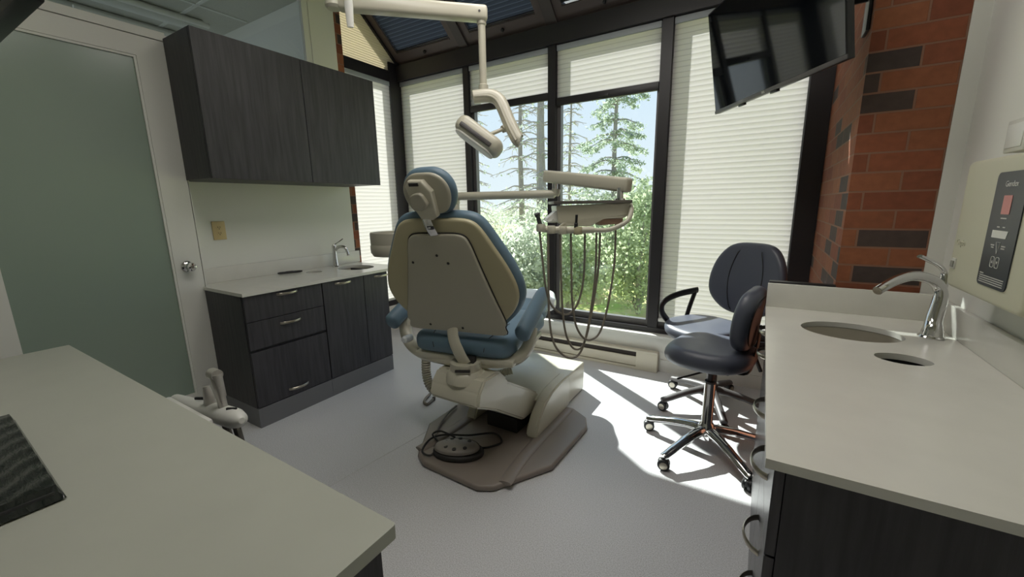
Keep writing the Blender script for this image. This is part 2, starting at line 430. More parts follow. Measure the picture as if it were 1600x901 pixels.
def shade(a, b, zb, label, railcol=None):
    t = thing('pleated_shade', ((a+b)/2, 3.385, zb), label, 'window shade', SH)
    obj('headrail', bx(a+.006, b-.006, 3.368, 3.398, 2.605, 2.648, bev=.003), mat('headrail_%.2f' % a, 'a9b0b4', .45), t)
    pleat('fabric', (a+.008, 3.384, zb+.03), UX, UZ, -UY, b-a-.016, 2.605-zb-.03, .036, .0022, 'blind', t)
    obj('bottom_rail', bx(a+.006, b-.006, 3.366, 3.398, zb, zb+(.06 if zb > 1 else .03), bev=.004), 'frame' if zb > 1 else 'white2', t)
    if zb > 1: obj('pull_handle', bx((a+b)/2-.04, (a+b)/2+.04, 3.352, 3.368, zb+.012, zb+.03, bev=.004), 'frame', t)
    return t
shade(*spans[0], .40, 'cream pleated window shade fully lowered beside the dark corner post')
shade(*spans[1], 2.235, 'half raised cream pleated shade above the window behind the exam lamp')
shade(*spans[2], 2.18, 'half raised cream pleated shade with dark bottom rail above the tall spruce')
shade(*spans[3], .40, 'wide cream pleated shade fully lowered behind the television and black stools')
t = thing('pleated_shade', (XS+.02, 2.8, .35), 'lowered pinkish pleated shade on the side window next to the dark upper cabinet', 'window shade', SH)
obj('headrail', bx(XS-.02, XS+.012, 2.50, 3.23, 2.585, 2.626, bev=.003), mat('headrail_side', 'a9b0b4', .45), t)
pleat('fabric', (XS-.002, 2.50, .36), UY, UZ, UX, .73, 2.23, .036, .0022, 'blind', t)
obj('bottom_rail', bx(XS-.016, XS+.012, 2.50, 3.23, .348, .375, bev=.003), 'white2', t)
# triangular gable shade
rise = lambda y: 2.80+(3.40-y)*math.tan(math.radians(40))
t = thing('gable_shade', (XS+.01, 2.8, 2.735), 'triangular cream pleated shade in the gable under the sloping roof', 'window shade')
pleat('fabric', (XS-.01, 2.495, 2.74), UY, UZ, UX, .8, .76, .022, .003, mat_pleat('gable_fabric', 'c3b79f', 'c8b796', .26, .8), t,
      tri=lambda v: (0, max(.0, .895-(v-.06)/math.tan(math.radians(40)))))
struct('window_6', bx(XS-.075, XS-.068, 2.49, 3.30, 2.735, 3.62), 'pane')
# roof lights with dark shades
rspan = [(-3.425, -2.59), (-2.50, -1.685), (-1.585, -.765), (-.657, .17)]
names = ['dark blue pleated roof shade nearest the gable end', 'dark blue pleated roof shade above the exam lamp arm', 'dark blue pleated roof shade with a bright slit along its edge', 'dark blue pleated roof shade above the television']
for i, (a, b) in enumerate(rspan):
    bm = bm_new()
    box(bm, a, a+.07, .03, RL, 0, .05, mtx=rm); box(bm, b-.07, b, .03, RL, 0, .05, mtx=rm); box(bm, a+.07, b-.07, .03, .15, 0, .05, mtx=rm)
    box(bm, a+.02, b-.02, .045, .052, -.004, .0, mtx=rm); box(bm, a+.07, b-.07, .135, .145, -.008, .0, mtx=rm)
    w = struct('window_%d' % (11+i), bm, mat('roof_sash_%d' % i, '5b514e', .5))
    obj('pane', bx(a+.03, b-.03, .06, RL, .055, .062, mtx=rm), 'pane', w, False)
    bm = bm_new(); lathe(bm, [(.014, 0), (.014, .02), (.008, .026)], rm @ Vector(((a+b)/2, .095, 0)), -sn, 12); obj('latch', bm, 'black', w)
    t = thing('roof_shade', rm @ Vector(((a+b)/2, .2, .03)), names[i], 'window shade', 'pleated shades on the sloping roof')
    pleat('fabric', rm @ Vector((a+.071, .152 + (.012 if i == 2 else 0), .022)), UX, sl, -sn, b-a-.142, RL-.16, .034, .006, 'darkblind', t)
    obj('bottom_rail', bx(a+.071, b-.071, .152+(.012 if i == 2 else 0), .166+(.012 if i == 2 else 0), .006, .03, mtx=rm), 'black', t)

# transom over the door and the corridor beyond
bm = bm_new(); box(bm, XA-.055, XA-.005, 2.15, 2.20, 2.36, ZC); box(bm, XA-.055, XA-.005, -.5, 2.15, 2.36, 2.385); box(bm, XA-.055, XA-.005, -.5, 2.15, 2.965, ZC); box(bm, XA-.055, XA-.005, .62, .66, 2.385, 2.965)
w = struct('window_7', bm, 'white'); obj('pane', bx(XA-.035, XA-.028, -.5, 2.15, 2.385, 2.965), 'pane', w, False)
struct('ceiling_corridor', bx(-7.0, XA-.06, -3, 2.42, 2.96, 3.05), 'ceil')
bm = bm_new(); box(bm, -7.0, XA-.06, 2.20, 2.42, 0, 2.96); box(bm, -7.1, -7.0, -3, 2.42, 0, 3.05); struct('wall_corridor', bm, 'wall')  # far end wall is unseen, added to darken the corridor
struct('floor_corridor', bx(-7.0, XS-.25, -3, 2.20, -.1, 0), 'floor')
bm = bm_new()
for y in (-.6, .0, .6, 1.2, 1.8): box(bm, -7.0, XW-.13, y-.012, y+.012, 2.952, 2.96)
for x in (-5.2, -4.0): box(bm, x-.012, x+.012, -3, 2.17, 2.951, 2.96)
struct('trim_18', bm, 'white')
t = thing('ceiling_tube_light', (-4.3, .9, 2.95), 'white ceiling strip light with bare tubes seen through the glass above the door', 'ceiling light')
bm = bm_new()
for x in (-4.75, -4.3): tube(bm, [(x, -.4, 2.909), (x, 1.95, 2.909)], .05, 16)
obj('reflector', bm, 'white2', t)
for x in (-4.52, -4.08):
    bm = bm_new(); tube(bm, [(x, .3, 2.85), (x, 1.05, 2.85)], .019, 12); obj('tube', bm, 'tube', t)
    bm = bm_new(); tube(bm, [(x, 1.2, 2.85), (x, 1.9, 2.85)], .019, 12); obj('tube', bm, 'tube', t)
# door
bm = bm_new()
for d in ((.21, .352, .008, 2.31), (1.032, 1.173, .008, 2.31), (.352, 1.032, .008, .178), (.352, 1.032, 2.205, 2.31)):
    box(bm, XW-.045, XW-.003, d[0], d[1], d[2], d[3])
bm2 = bm_new()
dr = struct('door_1', bm, 'wall')
obj('glass_panel', bx(XW-.03, XW-.018, .345, 1.039, .17, 2.212), 'frost', dr, False)
bm = bm_new()
for d in ((.352, .364, .178, 2.205), (1.02, 1.032, .178, 2.205), (.364, 1.02, .178, .19), (.364, 1.02, 2.193, 2.205)): box(bm, XW-.018, XW-.008, *d)
obj('glazing_bead', bm, 'wall', dr, False)
bm = bm_new(); kx = Vector((XW-.003, 1.095, 1.012))
lathe(bm, [(.033, 0), (.033, .005), (.028, .010), (.013, .014), (.012, .034), (.020, .040), (.028, .050), (.029, .060), (.024, .069), (.010, .073)], kx, (1, 0, 0), 28)
k = obj('knob', bm, 'chrome', dr)
bm = bm_new(); lathe(bm, [(.009, 0), (.009, .003)], kx+Vector((.073, 0, 0)), (1, 0, 0), 14); obj('keyhole_plug', bm, 'nickel', k)
# baseboard heater
t = thing('baseboard_heater', (-2, 3.28, 0), 'long cream baseboard heater running along the floor below the windows', 'heater')
bm = bm_new()
box(bm, XS+.02, -.80, 3.250, 3.266, .030, .108, bev=.003); box(bm, XS+.02, -.63, 3.246, 3.302, .15, .168, bev=.004); box(bm, XS+.02, -.63, 3.246, 3.302, .0, .024, bev=.002)
obj('cover', bm, 'heater', t)
obj('end_cap', bx(-.80, -.628, 3.244, 3.302, .0, .152, bev=.004), 'heater', t)
obj('grille', bx(XS+.02, -.80, 3.270, 3.30, .02, .152), 'slot', t, False)

# ================================================================== FITTED FURNITURE
def bow_handle(parent, c, d, n, L=.135, rise=.026, m='nickel', name='handle', wdt=.008, thk=.0032):
    """arched pull: centre c on the face, along d, standing out along n"""
    c, d, n = V(c), V(d).normalized(), V(n).normalized(); pts = []
    for i in range(15):
        s = -1+2*i/14; pts.append(c+d*(s*L/2)+n*(rise*(1-s*s)**.75 - (.002 if abs(s) > .99 else 0)))
    bm = bm_new(); tube(bm, pts, 1, 8, flat=(wdt, thk), up=n)
    return obj(name, bm, m, parent)
XF = -2.585                                     # face of the base units by the door
yz = lambda px, py: W(px, py, 'x', XF)
yA = 1.165; yB = yz(502, 440).y; yC = yz(567, 428).y; yD = 2.262
z1 = yz(392, 504).z; z2 = yz(399, 550).z; zt, zb = .845, .135
t = thing('drawer_cabinet', (-2.82, (yA+yB)/2, 0), 'dark woodgrain cabinet with three drawers nearest the frosted door', 'cabinet', 'base cabinets')
bm = bm_new(); box(bm, XW+.003, XF-.02, yA, yA+.017, .13, .847); box(bm, XA+.003, XF-.02, yA+.0171, yB-.001, .13, .847); obj('body', bm, 'wood', t, False)
obj('toe_kick', bx(XW+.003, XF-.002, yA-.001, yB-.001, 0, .129), 'toe', t, False)
for (a, b, hz) in ((z1+.002, zt, W(447, 457, 'x', XF).z), (z2+.012, z1-.002, W(454, 501, 'x', XF).z), (zb, z2-.006, W(468, 602, 'x', XF).z)):
    d = obj('drawer', bx(XF-.019, XF, yA+.004, yB-.004, a, b, bev=.0015), 'wood', t, False)
    bow_handle(d, (XF, (yA+yB)/2+.012, hz), UY, UX)
t = thing('sink_cabinet', (-2.82, (yB+yD)/2, 0), 'dark woodgrain two-door cabinet under the round sink beside the dental chair', 'cabinet', 'base cabinets')
obj('body', bx(XA+.003, XF-.02, yB+.001, yD, .13, .68), 'wood', t, False)
obj('side_panel', bx(XA+.003, XF-.02, yB+.001, yB+.02, .68, .847), 'wood', t, False); obj('side_panel', bx(XA+.003, XF-.02, yD-.02, yD, .68, .847), 'wood', t, False)
obj('toe_kick', bx(XA+.003, XF-.002, yB+.001, yD-.002, 0, .129), 'toe', t, False)
for a, b, px, py in ((yB+.004, yC-.002, 536, 441), (yC+.002, yD, 595, 430)):
    d = obj('door', bx(XF-.019, XF, a, b, zb, zt, bev=.0015), 'wood', t, False)
    q = yz(px, py); bow_handle(d, (XF, q.y, q.z), UY, UX)
# worktop with sink and chute openings
s1, s2 = W(572, 416, 'z', CT), W(489, 425, 'z', CT)
q1, q2 = W(556, 417.5, 'z', CT), W(491, 424.5, 'z', CT); S1 = (q1.x, q1.y); S2 = (q2.x, q2.y)
bm = bm_new()
prism(bm, [(XA+.004, 1.182), (XW+.003, 1.182), (XW+.003, 1.16), (-2.568, 1.16), (-2.568, 2.425), (XA+.004, 2.425)], Matrix.Translation((0, 0, .849)), .02,
      [ellipse(*S1, .155, .135), ellipse(*S2, .062, .055, 24)])
wt = obj('worktop', bm, 'quartz', None, True, .4)
tag(wt, 'white quartz worktop over the dark cabinets beside the frosted door', 'countertop')
obj('backsplash', bx(XA+.003, XA+.022, 1.184, 2.455, CT+.0005, .972, bev=.002), 'quartz', wt)
def basin(loc, a, b, depth, label, m='basin'):
    t = thing('sink_basin', (loc[0], loc[1], CT-depth-.02), label, 'sink', 'sinks in the worktops')
    bm = bm_new(); rings = []
    for f, z in ((1.03, CT-.021), (1.0, CT-.022), (.97, CT-.06), (.88, CT-depth+.02), (.7, CT-depth), (.12, CT-depth-.004)):
        rings.append([bm.verts.new((loc[0]+a*f*math.cos(2*PI*i/40), loc[1]+b*f*math.sin(2*PI*i/40), z)) for i in range(40)])
    for p, q in zip(rings, rings[1:]):
        for i in range(40): bm.faces.new((p[i], p[(i+1) % 40], q[(i+1) % 40], q[i]))
    obj('bowl', bm, m, t)
    bm = bm_new(); lathe(bm, [(.02, 0), (a*.13, .002), (a*.13, -.006)], (loc[0], loc[1], CT-depth-.001), UZ, 20); obj('drain', bm, 'chrome', t)
    return t
basin(S1, .157, .137, .14, 'steel sink basin sunk in the worktop beneath the upper cabinet')
def chute(loc, a, b, label, rot=0):
    t = thing('waste_chute', (loc[0], loc[1], CT-.12), label, 'waste chute', 'waste holes in the worktops')
    bm = bm_new(); o = ellipse(loc[0], loc[1], a, b, 28, rot); lo = [bm.verts.new((x, y, CT-.12)) for x, y in o]; hi = [bm.verts.new((x, y, CT-.0205)) for x, y in o]
    for i in range(28): bm.faces.new((lo[i], lo[(i+1) % 28], hi[(i+1) % 28], hi[i]))
    obj('sleeve', bm, 'black', t)
    bm = bm_new(); o = ellipse(loc[0], loc[1], a+.004, b+.004, 28, rot); prism(bm, o, Matrix.Translation((0, 0, CT-.128)), .006); obj('flap', bm, 'black', t)
chute(S2, .064, .057, 'small round waste hole in the worktop between the dark pen and the faucet')
# faucet by the round sink
fb = W(525, 416.5, 'z', CT)
def faucet(base, sp, h, label, scale=1., sweep=None, lever=None, bend=1.):
    t = thing('faucet', base, label, 'faucet', 'chrome faucets')
    sp = V(sp).normalized(); b = V(base)
    bm = bm_new(); lathe(bm, [(.030*scale, .0005), (.030*scale, .006), (.024*scale, .010), (.021*scale, .05*scale), (.017*scale, h*.75), (.017*scale, h)], b, UZ, 24)
    obj('body', bm, 'chrome', t)
    bm = bm_new()
    pts = catmull([b+UZ*(h*.80)-sp*.004, b+UZ*(h*.98)+sp*sweep[0]*.25, b+UZ*(h*1.03)+sp*sweep[0]*.55, b+UZ*(h*.96)+sp*sweep[0]*.85, b+UZ*(h*sweep[1])+sp*sweep[0]], 6)
    tube(bm, pts, [(.015-.004*i/len(pts))*scale for i in range(len(pts))], 16, up=sp.cross(UZ))
    s_ = obj('spout', bm, 'chrome', t)
    bm = bm_new(); lathe(bm, [(.0115*scale, 0), (.0115*scale, .008)], pts[-1]-(pts[-1]-pts[-2]).normalized()*.002, (pts[-1]-pts[-2]), 16); obj('aerator', bm, 'nickel', s_)
    bm = bm_new(); lathe(bm, [(.017*scale, 0), (.019*scale, .01), (.014*scale, .022*scale), (.006, .026*scale)], b+UZ*(h-.001), UZ, 20)
    lv = [b+UZ*(h+.018*scale)]+[b+UZ*(h+.018*scale+q[1])+V(q[0]) for q in lever]
    tube(bm, catmull(lv, 5), 1, 10, flat=(.008*scale, .005*scale)); obj('lever', bm, 'chrome', t)
    return t
faucet(fb, (.93, .35, 0), .165, 'chrome faucet beside the round sink below the upper cabinet', 1.0, (.125, .62), [((.02, .03, 0), .022), ((.045, .06, 0), .05)])
# dark pen-like remote
t = thing('remote_control', W(452, 425, 'z', CT+.008), 'slim black remote lying on the worktop below the outlet', 'remote')
a, b = W(434, 427, 'z', CT+.009), W(472, 423, 'z', CT+.009)
bm = bm_new(); tube(bm, [a, a+(b-a)*.1, a+(b-a)*.9, b], [.006, .0085, .0085, .006], 12, flat=(1.6, 1.)) ; obj('body', bm, 'black', t)
bm = bm_new(); box(bm, -.03, .02, -.004, .004, 0, .003, bev=.001, mtx=frame_mtx((a+b)/2+UZ*.007, (b-a).normalized(), UZ.cross((b-a).normalized()), UZ)); obj('button_strip', bm, 'dkgrey', t)
# outlet
oc = W(342, 360, 'x', XA)
t = thing('wall_outlet', (XA, oc.y, oc.z), 'almond double outlet plate on the white wall beside the door', 'outlet')
bm = bm_new(); box(bm, XA+.0005, XA+.007, oc.y-.04, oc.y+.04, oc.z-.062, oc.z+.062, bev=.003); obj('plate', bm, 'almond', t)
for s in (-1, 1):
    bm = bm_new(); lathe(bm, [(.0165, 0), (.0165, .0025)], (XA+.0065, oc.y, oc.z+s*.0195), UX, 20); r = obj('receptacle', bm, 'almond', t)
    bm = bm_new()
    box(bm, XA+.0085, XA+.0095, oc.y-.0075, oc.y-.0045, oc.z+s*.0195-.002, oc.z+s*.0195+.008); box(bm, XA+.0085, XA+.0095, oc.y+.0045, oc.y+.0075, oc.z+s*.0195-.002, oc.z+s*.0195+.008)
    lathe(bm, [(.003, 0), (.003, .001)], (XA+.0085, oc.y, oc.z+s*.0195-.008), UX, 10); obj('slots', bm, 'black', r)
# strike mark beside the knob
sc_ = W(315, 413, 'x', XA)
t = thing('wall_screw', (XA, sc_.y, sc_.z), 'tiny brass screw in the wall just beyond the door knob', 'screw')
bm = bm_new(); lathe(bm, [(.006, .0005), (.006, .004), (.003, .006)], (XA, sc_.y, sc_.z), UX, 12); obj('head', bm, 'almond', t)
bm = bm_new(); lathe(bm, [(.0025, .0), (.0025, .012)], (XA, sc_.y, sc_.z-.014), UX, 8); obj('pin', bm, 'nickel', t)
# upper cabinet
t = thing('upper_cabinet', (-2.88, 1.78, 1.535), 'dark woodgrain two-door wall cabinet hung above the worktop', 'cabinet')
obj('body', (lambda b: (box(b, XW+.002, -2.742, 1.167, 1.19, 1.536, 2.326), box(b, XA+.002, -2.742, 1.19, 2.390, 1.536, 2.326), b)[-1])(bm_new()), 'wood', t, False)
for a, b in ((1.168, 1.788), (1.792, 2.390)): obj('door', bx(-2.741, -2.722, a, b, 1.534, 2.327, bev=.0015), 'wood', t, False)
# ---------------- right-hand counter
XC = .062
def right_unit(name, y0, y1, label, fronts):
    t = thing(name, (.34, (y0+y1)/2, 0), label, 'cabinet', 'base cabinets')
    obj('body', bx(XC+.02, XR-.022, y0, y1, .105, .60), 'wood', t, False)
    obj('side_panel', bx(XC+.02, XR-.022, y0, y0+.018, .60, .848), 'wood', t, False); obj('side_panel', bx(XC+.02, XR-.022, y1-.018, y1, .60, .848), 'wood', t, False)
    obj('toe_kick', bx(XC+.06, XR-.03, y0+.001, y1-.001, 0, .104), 'toe', t, False)
    for kind, a, b, c, e, hy, hz in fronts:
        d = obj(kind, bx(XC, XC+.019, a+.002, b-.002, c+.002, e-.002, bev=.0015), 'laminate', t, False)
        bow_handle(d, (XC, hy, hz), UY, -UX, L=.14, rise=.034, wdt=.009)
M['handgrey'] = mat('satin_silver', 'bdbab3', .3, .45); M['boxgrey'] = mat('box_grey', 'c6c5bd', .4); M['laminate'] = mat('satin_dark_laminate', '4b494d', .27, noise=.5, nscale=9, stretch=(6, 6, .55), c2='333236')
right_unit('drawer_cabinet', .868, 1.318, 'dark drawer cabinet under the right-hand counter end nearest the camera',
           [('drawer', .868, 1.318, .64, .846, 1.10, .715), ('drawer', .868, 1.318, .42, .64, 1.10, .505), ('drawer', .868, 1.318, .107, .42, 1.10, .325)])
right_unit('sink_cabinet', 1.320, 1.745, 'dark cabinet under the oval sink of the right-hand counter', [('door', 1.32, 1.745, .107, .846, 1.45, .70)])
right_unit('drawer_cabinet', 1.747, 2.19, 'dark cabinet at the far end of the right-hand counter beside the stools',
           [('drawer', 1.747, 2.19, .755, .846, 2.02, .80), ('drawer', 1.747, 2.19, .107, .755, 2.02, .70)])
RS, RCH = (.315, 1.905), (.405, 1.632)
bm = bm_new()
prism(bm, [(.045, .845), (XR-.003, .845), (XR-.003, 2.205), (.045, 2.205)], Matrix.Translation((0, 0, .849)), .02,
      [ellipse(*RS, .152, .125), ellipse(*RCH, .068, .052, 28)])
wt = obj('worktop', bm, 'quartz', None, True, .4); tag(wt, 'white quartz worktop with oval sink along the wall below the ivory control box', 'countertop')
obj('end_splash', bx(.045, XR-.003, 2.2055, 2.228, .849, .978, bev=.002), 'quartz', wt)
obj('backsplash', bx(XR-.0225, XR-.003, .845, 2.205, CT+.0005, .972, bev=.002), 'quartz', wt)
basin(RS, .154, .127, .15, 'steel oval sink in the counter in front of the brick pier')
chute(RCH, .07, .054, 'dark oval waste hole in the counter near the large chrome faucet')
fb2 = Vector((.545, 1.948, CT)); fd = (fb2-EYE).dot(c_f)
t = thing('faucet', fb2, 'large chrome gooseneck faucet standing on the counter below the ivory control box', 'faucet', 'chrome faucets')
P_ = [D(x, y, fd+dd) for x, y, dd in ((1459, 500, 0), (1466, 478, 0), (1470, 460, 0), (1465, 444, .0), (1448, 434, -.01), (1425, 431, -.02), (1402, 437, -.03), (1384, 446, -.04), (1371, 454, -.045))]
q = catmull([fb2+UZ*.004, fb2+UZ*.03]+P_, 5); n = len(q)
bm = bm_new(); tube(bm, q, [.033-.009*min(1, i/8)-.005*min(1, max(0, i-8)/14)-.004*max(0, (i-22)/(n-22)) for i in range(n)], 20); b_ = obj('spout', bm, 'chrome', t)
bm = bm_new(); lathe(bm, [(.036, .0008), (.037, .004), (.033, .009)], fb2, UZ, 28); obj('base_ring', bm, 'chrome', t)
bm = bm_new(); lathe(bm, [(.013, -.004), (.013, .004)], q[-1], q[-1]-q[-3], 16); obj('aerator', bm, 'nickel', b_)
L_ = [D(x, y, fd+dd) for x, y, dd in ((1470, 452, .012), (1475, 438, .012), (1475, 424, .010), (1466, 414, .0), (1450, 406, -.01), (1437, 400, -.02))]
bm = bm_new(); q = catmull(L_, 5); tube(bm, q, [1.9-.9*min(1, i/10) for i in range(len(q))], 12, flat=(.009, .0055)); obj('lever', bm, 'chrome', t)
t = thing('window_ledge', (.17, 2.25, .98), 'thin black ledge strip lying between the counter end and the brick pier', 'ledge')
obj('strip', bx(.05, .298, 2.229, 2.272, .972, .984, bev=.002), 'black', t); obj('bracket', bx(.10, .25, 2.2285, 2.26, .90, .972), 'black', t, False)
# ---------------- foreground counter
bm = bm_new(); prism(bm, rrect(-2.172, -.445, -.32, .37, .006, 3), Matrix.Translation((0, 0, .845)), .024)
wt = obj('worktop', bm, 'quartz2', None, True, .4); tag(wt, 'wide pale grey worktop in the foreground carrying the wrapped keyboard', 'countertop')
t = thing('base_cabinet', (-1.3, 0, 0), 'dark woodgrain cabinet under the foreground worktop', 'cabinet', 'base cabinets')
obj('body', bx(-2.15, -.475, -.30, .345, .10, .844), 'wood', t, False); obj('toe_kick', bx(-2.12, -.50, -.28, .31, 0, .099), 'toe', t, False)
obj('end_panel', bx(-.4745, -.462, -.30, .35, 0, .844), 'wood', t, False)
t = thing('keyboard', (-1.23, .04, CT), 'black keyboard wrapped in crinkled clear film on the foreground worktop', 'keyboard')
km = Matrix.Translation((-1.228, .045, CT)) @ Matrix.Rotation(-.03, 4, 'Z')
bm = bm_new(); box(bm, -.24, .24, -.075, .078, .0015, .019, bev=.006, mtx=km)
obj('case', bm, 'black', t)
bm = bm_new(); nx, ny = 60, 24; g = []
rnd = random.Random(3)
for i in range(nx+1):
    row = []
    for j in range(ny+1):
        u, v = i/nx*2-1, j/ny*2-1; e = max(abs(u), abs(v))
        z = .0275 + .0018*math.sin(i*.9+3*math.sin(j*.35))+.0003*rnd.random()
        if e > .93: z = .0275-(e-.93)/.07*.024
        row.append(bm.verts.new(km @ Vector((u*.247, .0015+v*.083, max(z, .0028)))))
    g.append(row)
for i in range(nx):
    for j in range(ny): bm.faces.new((g[i][j], g[i+1][j], g[i+1][j+1], g[i][j+1]))
obj('film_wrap', bm, 'film', t)
# dark screen over the foreground worktop, upper left
p1, p2 = W(48, 0, 'z', 1.80), W(-14, 61, 'z', 1.80)
d = (p2-p1).normalized(); n = UZ.cross(d)
if n.dot(EYE-p1) < 0: n = -n
c0 = p1-d*.01
t = thing('wall_monitor', c0+d*.27, 'dark monitor hanging above the foreground worktop at the door side', 'monitor')
mm_ = frame_mtx(c0, d, UZ, d.cross(UZ))
sgn = 1 if d.cross(UZ).dot(n) > 0 else -1
obj('housing', bx(-.0, .54, 0, .33, -.02, .02, bev=.004, mtx=mm_), 'bezel', t)
obj('screen', bx(.015, .525, .02, .315, sgn*.0205-.001, sgn*.0205+.001, mtx=mm_), 'screen', t, False)
bm = bm_new(); q = mm_ @ Vector((.27, .16, -sgn*.02)); tube(bm, [q, q-n*.10, q-n*.12+UZ*.5, Vector((q.x-n.x*.12, q.y-n.y*.12, ZC-.002))], .02, 12); obj('ceiling_arm', bm, 'dkgrey', t)

# ================================================================== WALL DEVICES
XD = .515                                         # front face of the control box
dv = lambda px, py: W(px, py, 'x', XD)
cTL, cBL = dv(1510, 262), dv(1478, 450); cTR = dv(1600, 232); cBR = dv(1590, 490)
zT, zB = .5*(cTL.z+cTR.z)+.004, .5*(cBL.z+cBR.z)
yL, yR = .5*(cTL.y+cBL.y), cBR.y-.012
t = thing('xray_control', (XR, (yL+yR)/2, zB), 'ivory x-ray control box with a navy panel on the wall above the counter', 'control box')
mD = frame_mtx((XD, 0, 0), (0, -1, 0), (0, 0, 1), (-1, 0, 0))     # u = -y, v = z, w towards the room
bm = bm_new(); pad(bm, rrect(-yL, -yR, zB, zT, .022), XR-XD-.001, .012, frame_mtx((XR-.001, 0, 0), (0, -1, 0), (0, 0, 1), (-1, 0, 0)), smooth=False); obj('case', bm, 'ivory', t)
pa, pb = dv(1560, 272), dv(1530, 442); pc, pd = dv(1570, 458), dv(1610, 262)
u0, u1 = -.5*(pa.y+pb.y), -pc.y+.002; v0, v1 = .5*(pb.z+pc.z), .5*(pa.z+pd.z)
bm = bm_new(); prism(bm, rrect(u0, u1, v0, v1, .014), mD @ Matrix.Translation((0, 0, .0005)), .0022); pn = obj('panel', bm, 'navy', t, False)
um = (u0+u1)/2; vh = v1-v0
T_ = lambda u, v, w=.0029: mD @ Matrix.Translation((u, v, w))
obj('maker_text', text_mesh('Gendex', .020, T_(um+.004, v1-vh*.105)), 'lab', pn, False)
obj('pink_label', (lambda b: (prism(b, rrect(um-.021, um+.021, v1-vh*.36, v1-vh*.20, .002), T_(0, 0), .0008), b)[1])(bm_new()), 'pink', pn, False)
def ticks(rows, name, par):
    bm = bm_new(); rr = random.Random(5)
    for uu, vv, ln, h in rows:
        x = uu
        while x < uu+ln:
            w_ = rr.uniform(.0015, .0045); box(bm, x, min(x+w_, uu+ln), vv, vv+h, .0028, .0034, mtx=mD); x += w_+.0012
    return obj(name, bm, 'lab', par, False)
ticks([(um-.016, v1-vh*.40, .03, .003)], 'caption', pn)
ticks([(um-.025, v1-vh*.475, .014, .003), (um+.004, v1-vh*.475, .012, .003)], 'caption', pn)
obj('white_sticker', (lambda b: (prism(b, [(um-.044, v1-vh*.565), (um+.030, v1-vh*.565), (um+.037, v1-vh*.50), (um-.044, v1-vh*.50)], T_(0, 0), .0008), b)[1])(bm_new()), 'white2', pn, False)
bm = bm_new(); tube(bm, [mD @ Vector((um-.011, v1-vh*.60, .003)), mD @ Vector((um+.011, v1-vh*.60, .003)), mD @ Vector((um, v1-vh*.70, .003))], .0009, 5, closed=True); obj('triangle_mark', bm, 'lab', pn)
ticks([(um-.038, v1-vh*.635, .018, .003), (um-.034, v1-vh*.655, .014, .003), (um+.018, v1-vh*.635, .02, .003), (um+.018, v1-vh*.655, .018, .003)], 'caption', pn)
for s in (-1, 1):
    cu_ = um+s*.0125; cv_ = v1-vh*.775
    bm = bm_new(); tube(bm, [mD @ Vector((x, y, .003)) for x, y in rrect(cu_-.009, cu_+.009, cv_-.0135, cv_+.0135, .005, 4)], .0008, 5, closed=True); k = obj('arrow_key', bm, 'lab', pn)
    bm = bm_new(); prism(bm, [(cu_-.004, cv_+s*.003), (cu_+.004, cv_+s*.003), (cu_, cv_-s*.004)][::s], T_(0, 0), .0008); obj('arrow_mark', bm, 'lab', k, False)
ticks([(u0+.012, v0+.030-.0055*i, (u1-u0)-.026, .0022) for i in range(1, 5)]+[(u0+.012, v0+.030, .02, .0028)], 'small_print', pn)
q = dv(1502, 379); obj('embossed_name', text_mesh('Gapio', .026, mD @ Matrix.Translation((-q.y, q.z, .0005)), .001), 'ivory', t, False)
q = dv(1491, 411)
bm = bm_new(); prism(bm, rrect(-q.y-.014, -q.y+.014, q.z-.016, q.z+.016, .003), mD @ Matrix.Translation((0, 0, .0002)), .003); k = obj('rocker_switch', bm, 'lab', t, False)
bm = bm_new(); prism(bm, rrect(-q.y-.010, -q.y+.009, q.z-.011, q.z+.008, .002), mD @ Matrix.Translation((0, 0, .0034)), .003); obj('rocker', bm, mat('rocker_grey', '8c8c82', .4), k, False)
# small white box above
XE = .572
e0, e1 = W(1576, 190, 'x', XE), W(1567, 240, 'x', XE); eR = W(1640, 215, 'x', XE)
t = thing('wall_box', (XR, e1.y-.05, e1.z), 'small white wall box mounted above the ivory control box', 'wall box')
bm = bm_new(); box(bm, XE, XR-.001, e1.y-.105, e0.y, e1.z, e0.z, bev=.004); obj('case', bm, 'boxgrey', t)
bm = bm_new(); q = Vector((XE+.014, W(1597, 236, 'x', XE).y, e1.z)); tube(bm, [q+UZ*.003, q-UZ*.015, Vector((q.x, q.y, zT+.001))], .006, 10); obj('cable', bm, 'white2', t)
bm = bm_new(); box(bm, XE-.002, XE+.001, e1.y-.095, e0.y-.012, e1.z+.012, e0.z-.012, bev=.001); obj('face_plate', bm, 'white2', t)

# ================================================================== TELEVISION
bl = W(1118, 179, 'z', 1.862); br = W(1325, 92, 'z', 1.862)
tx = (br-bl).normalized(); nn = Vector((tx.y, -tx.x, 0))
if nn.dot(EYE-bl) < 0: nn = -nn
tl = math.radians(9.5); up = UZ*math.cos(tl)+nn*math.sin(tl); nt = tx.cross(up)
if nt.dot(nn) < 0: nt = -nt
TWd = (br-bl).length; TH = TWd*.578
mt = frame_mtx(bl, tx, up, nt)
t = thing('television', bl+tx*TWd/2, 'large black wall television tilted down beside the brick pier', 'television')
bm = bm_new(); box(bm, 0, TWd, 0, TH, -.028, 0, bev=.003, mtx=mt); box(bm, .08, TWd-.08, .05, TH-.14, -.055, -.026, bev=.012, mtx=mt); obj('housing', bm, 'bezel', t)
obj('screen', bx(.008, TWd-.008, .020, TH-.008, .0002, .0012, mtx=mt), 'screen', t, False)
bm = bm_new(); box(bm, 0, TWd, .001, .018, .0004, .003, bev=.001, mtx=mt); rim = obj('lower_rim', bm, 'dkgrey', t)
obj('maker_mark', text_mesh('TCL', .014, mt @ Matrix.Translation((TWd*.5-.02, .0095, .0034))), 'lab', rim, False)
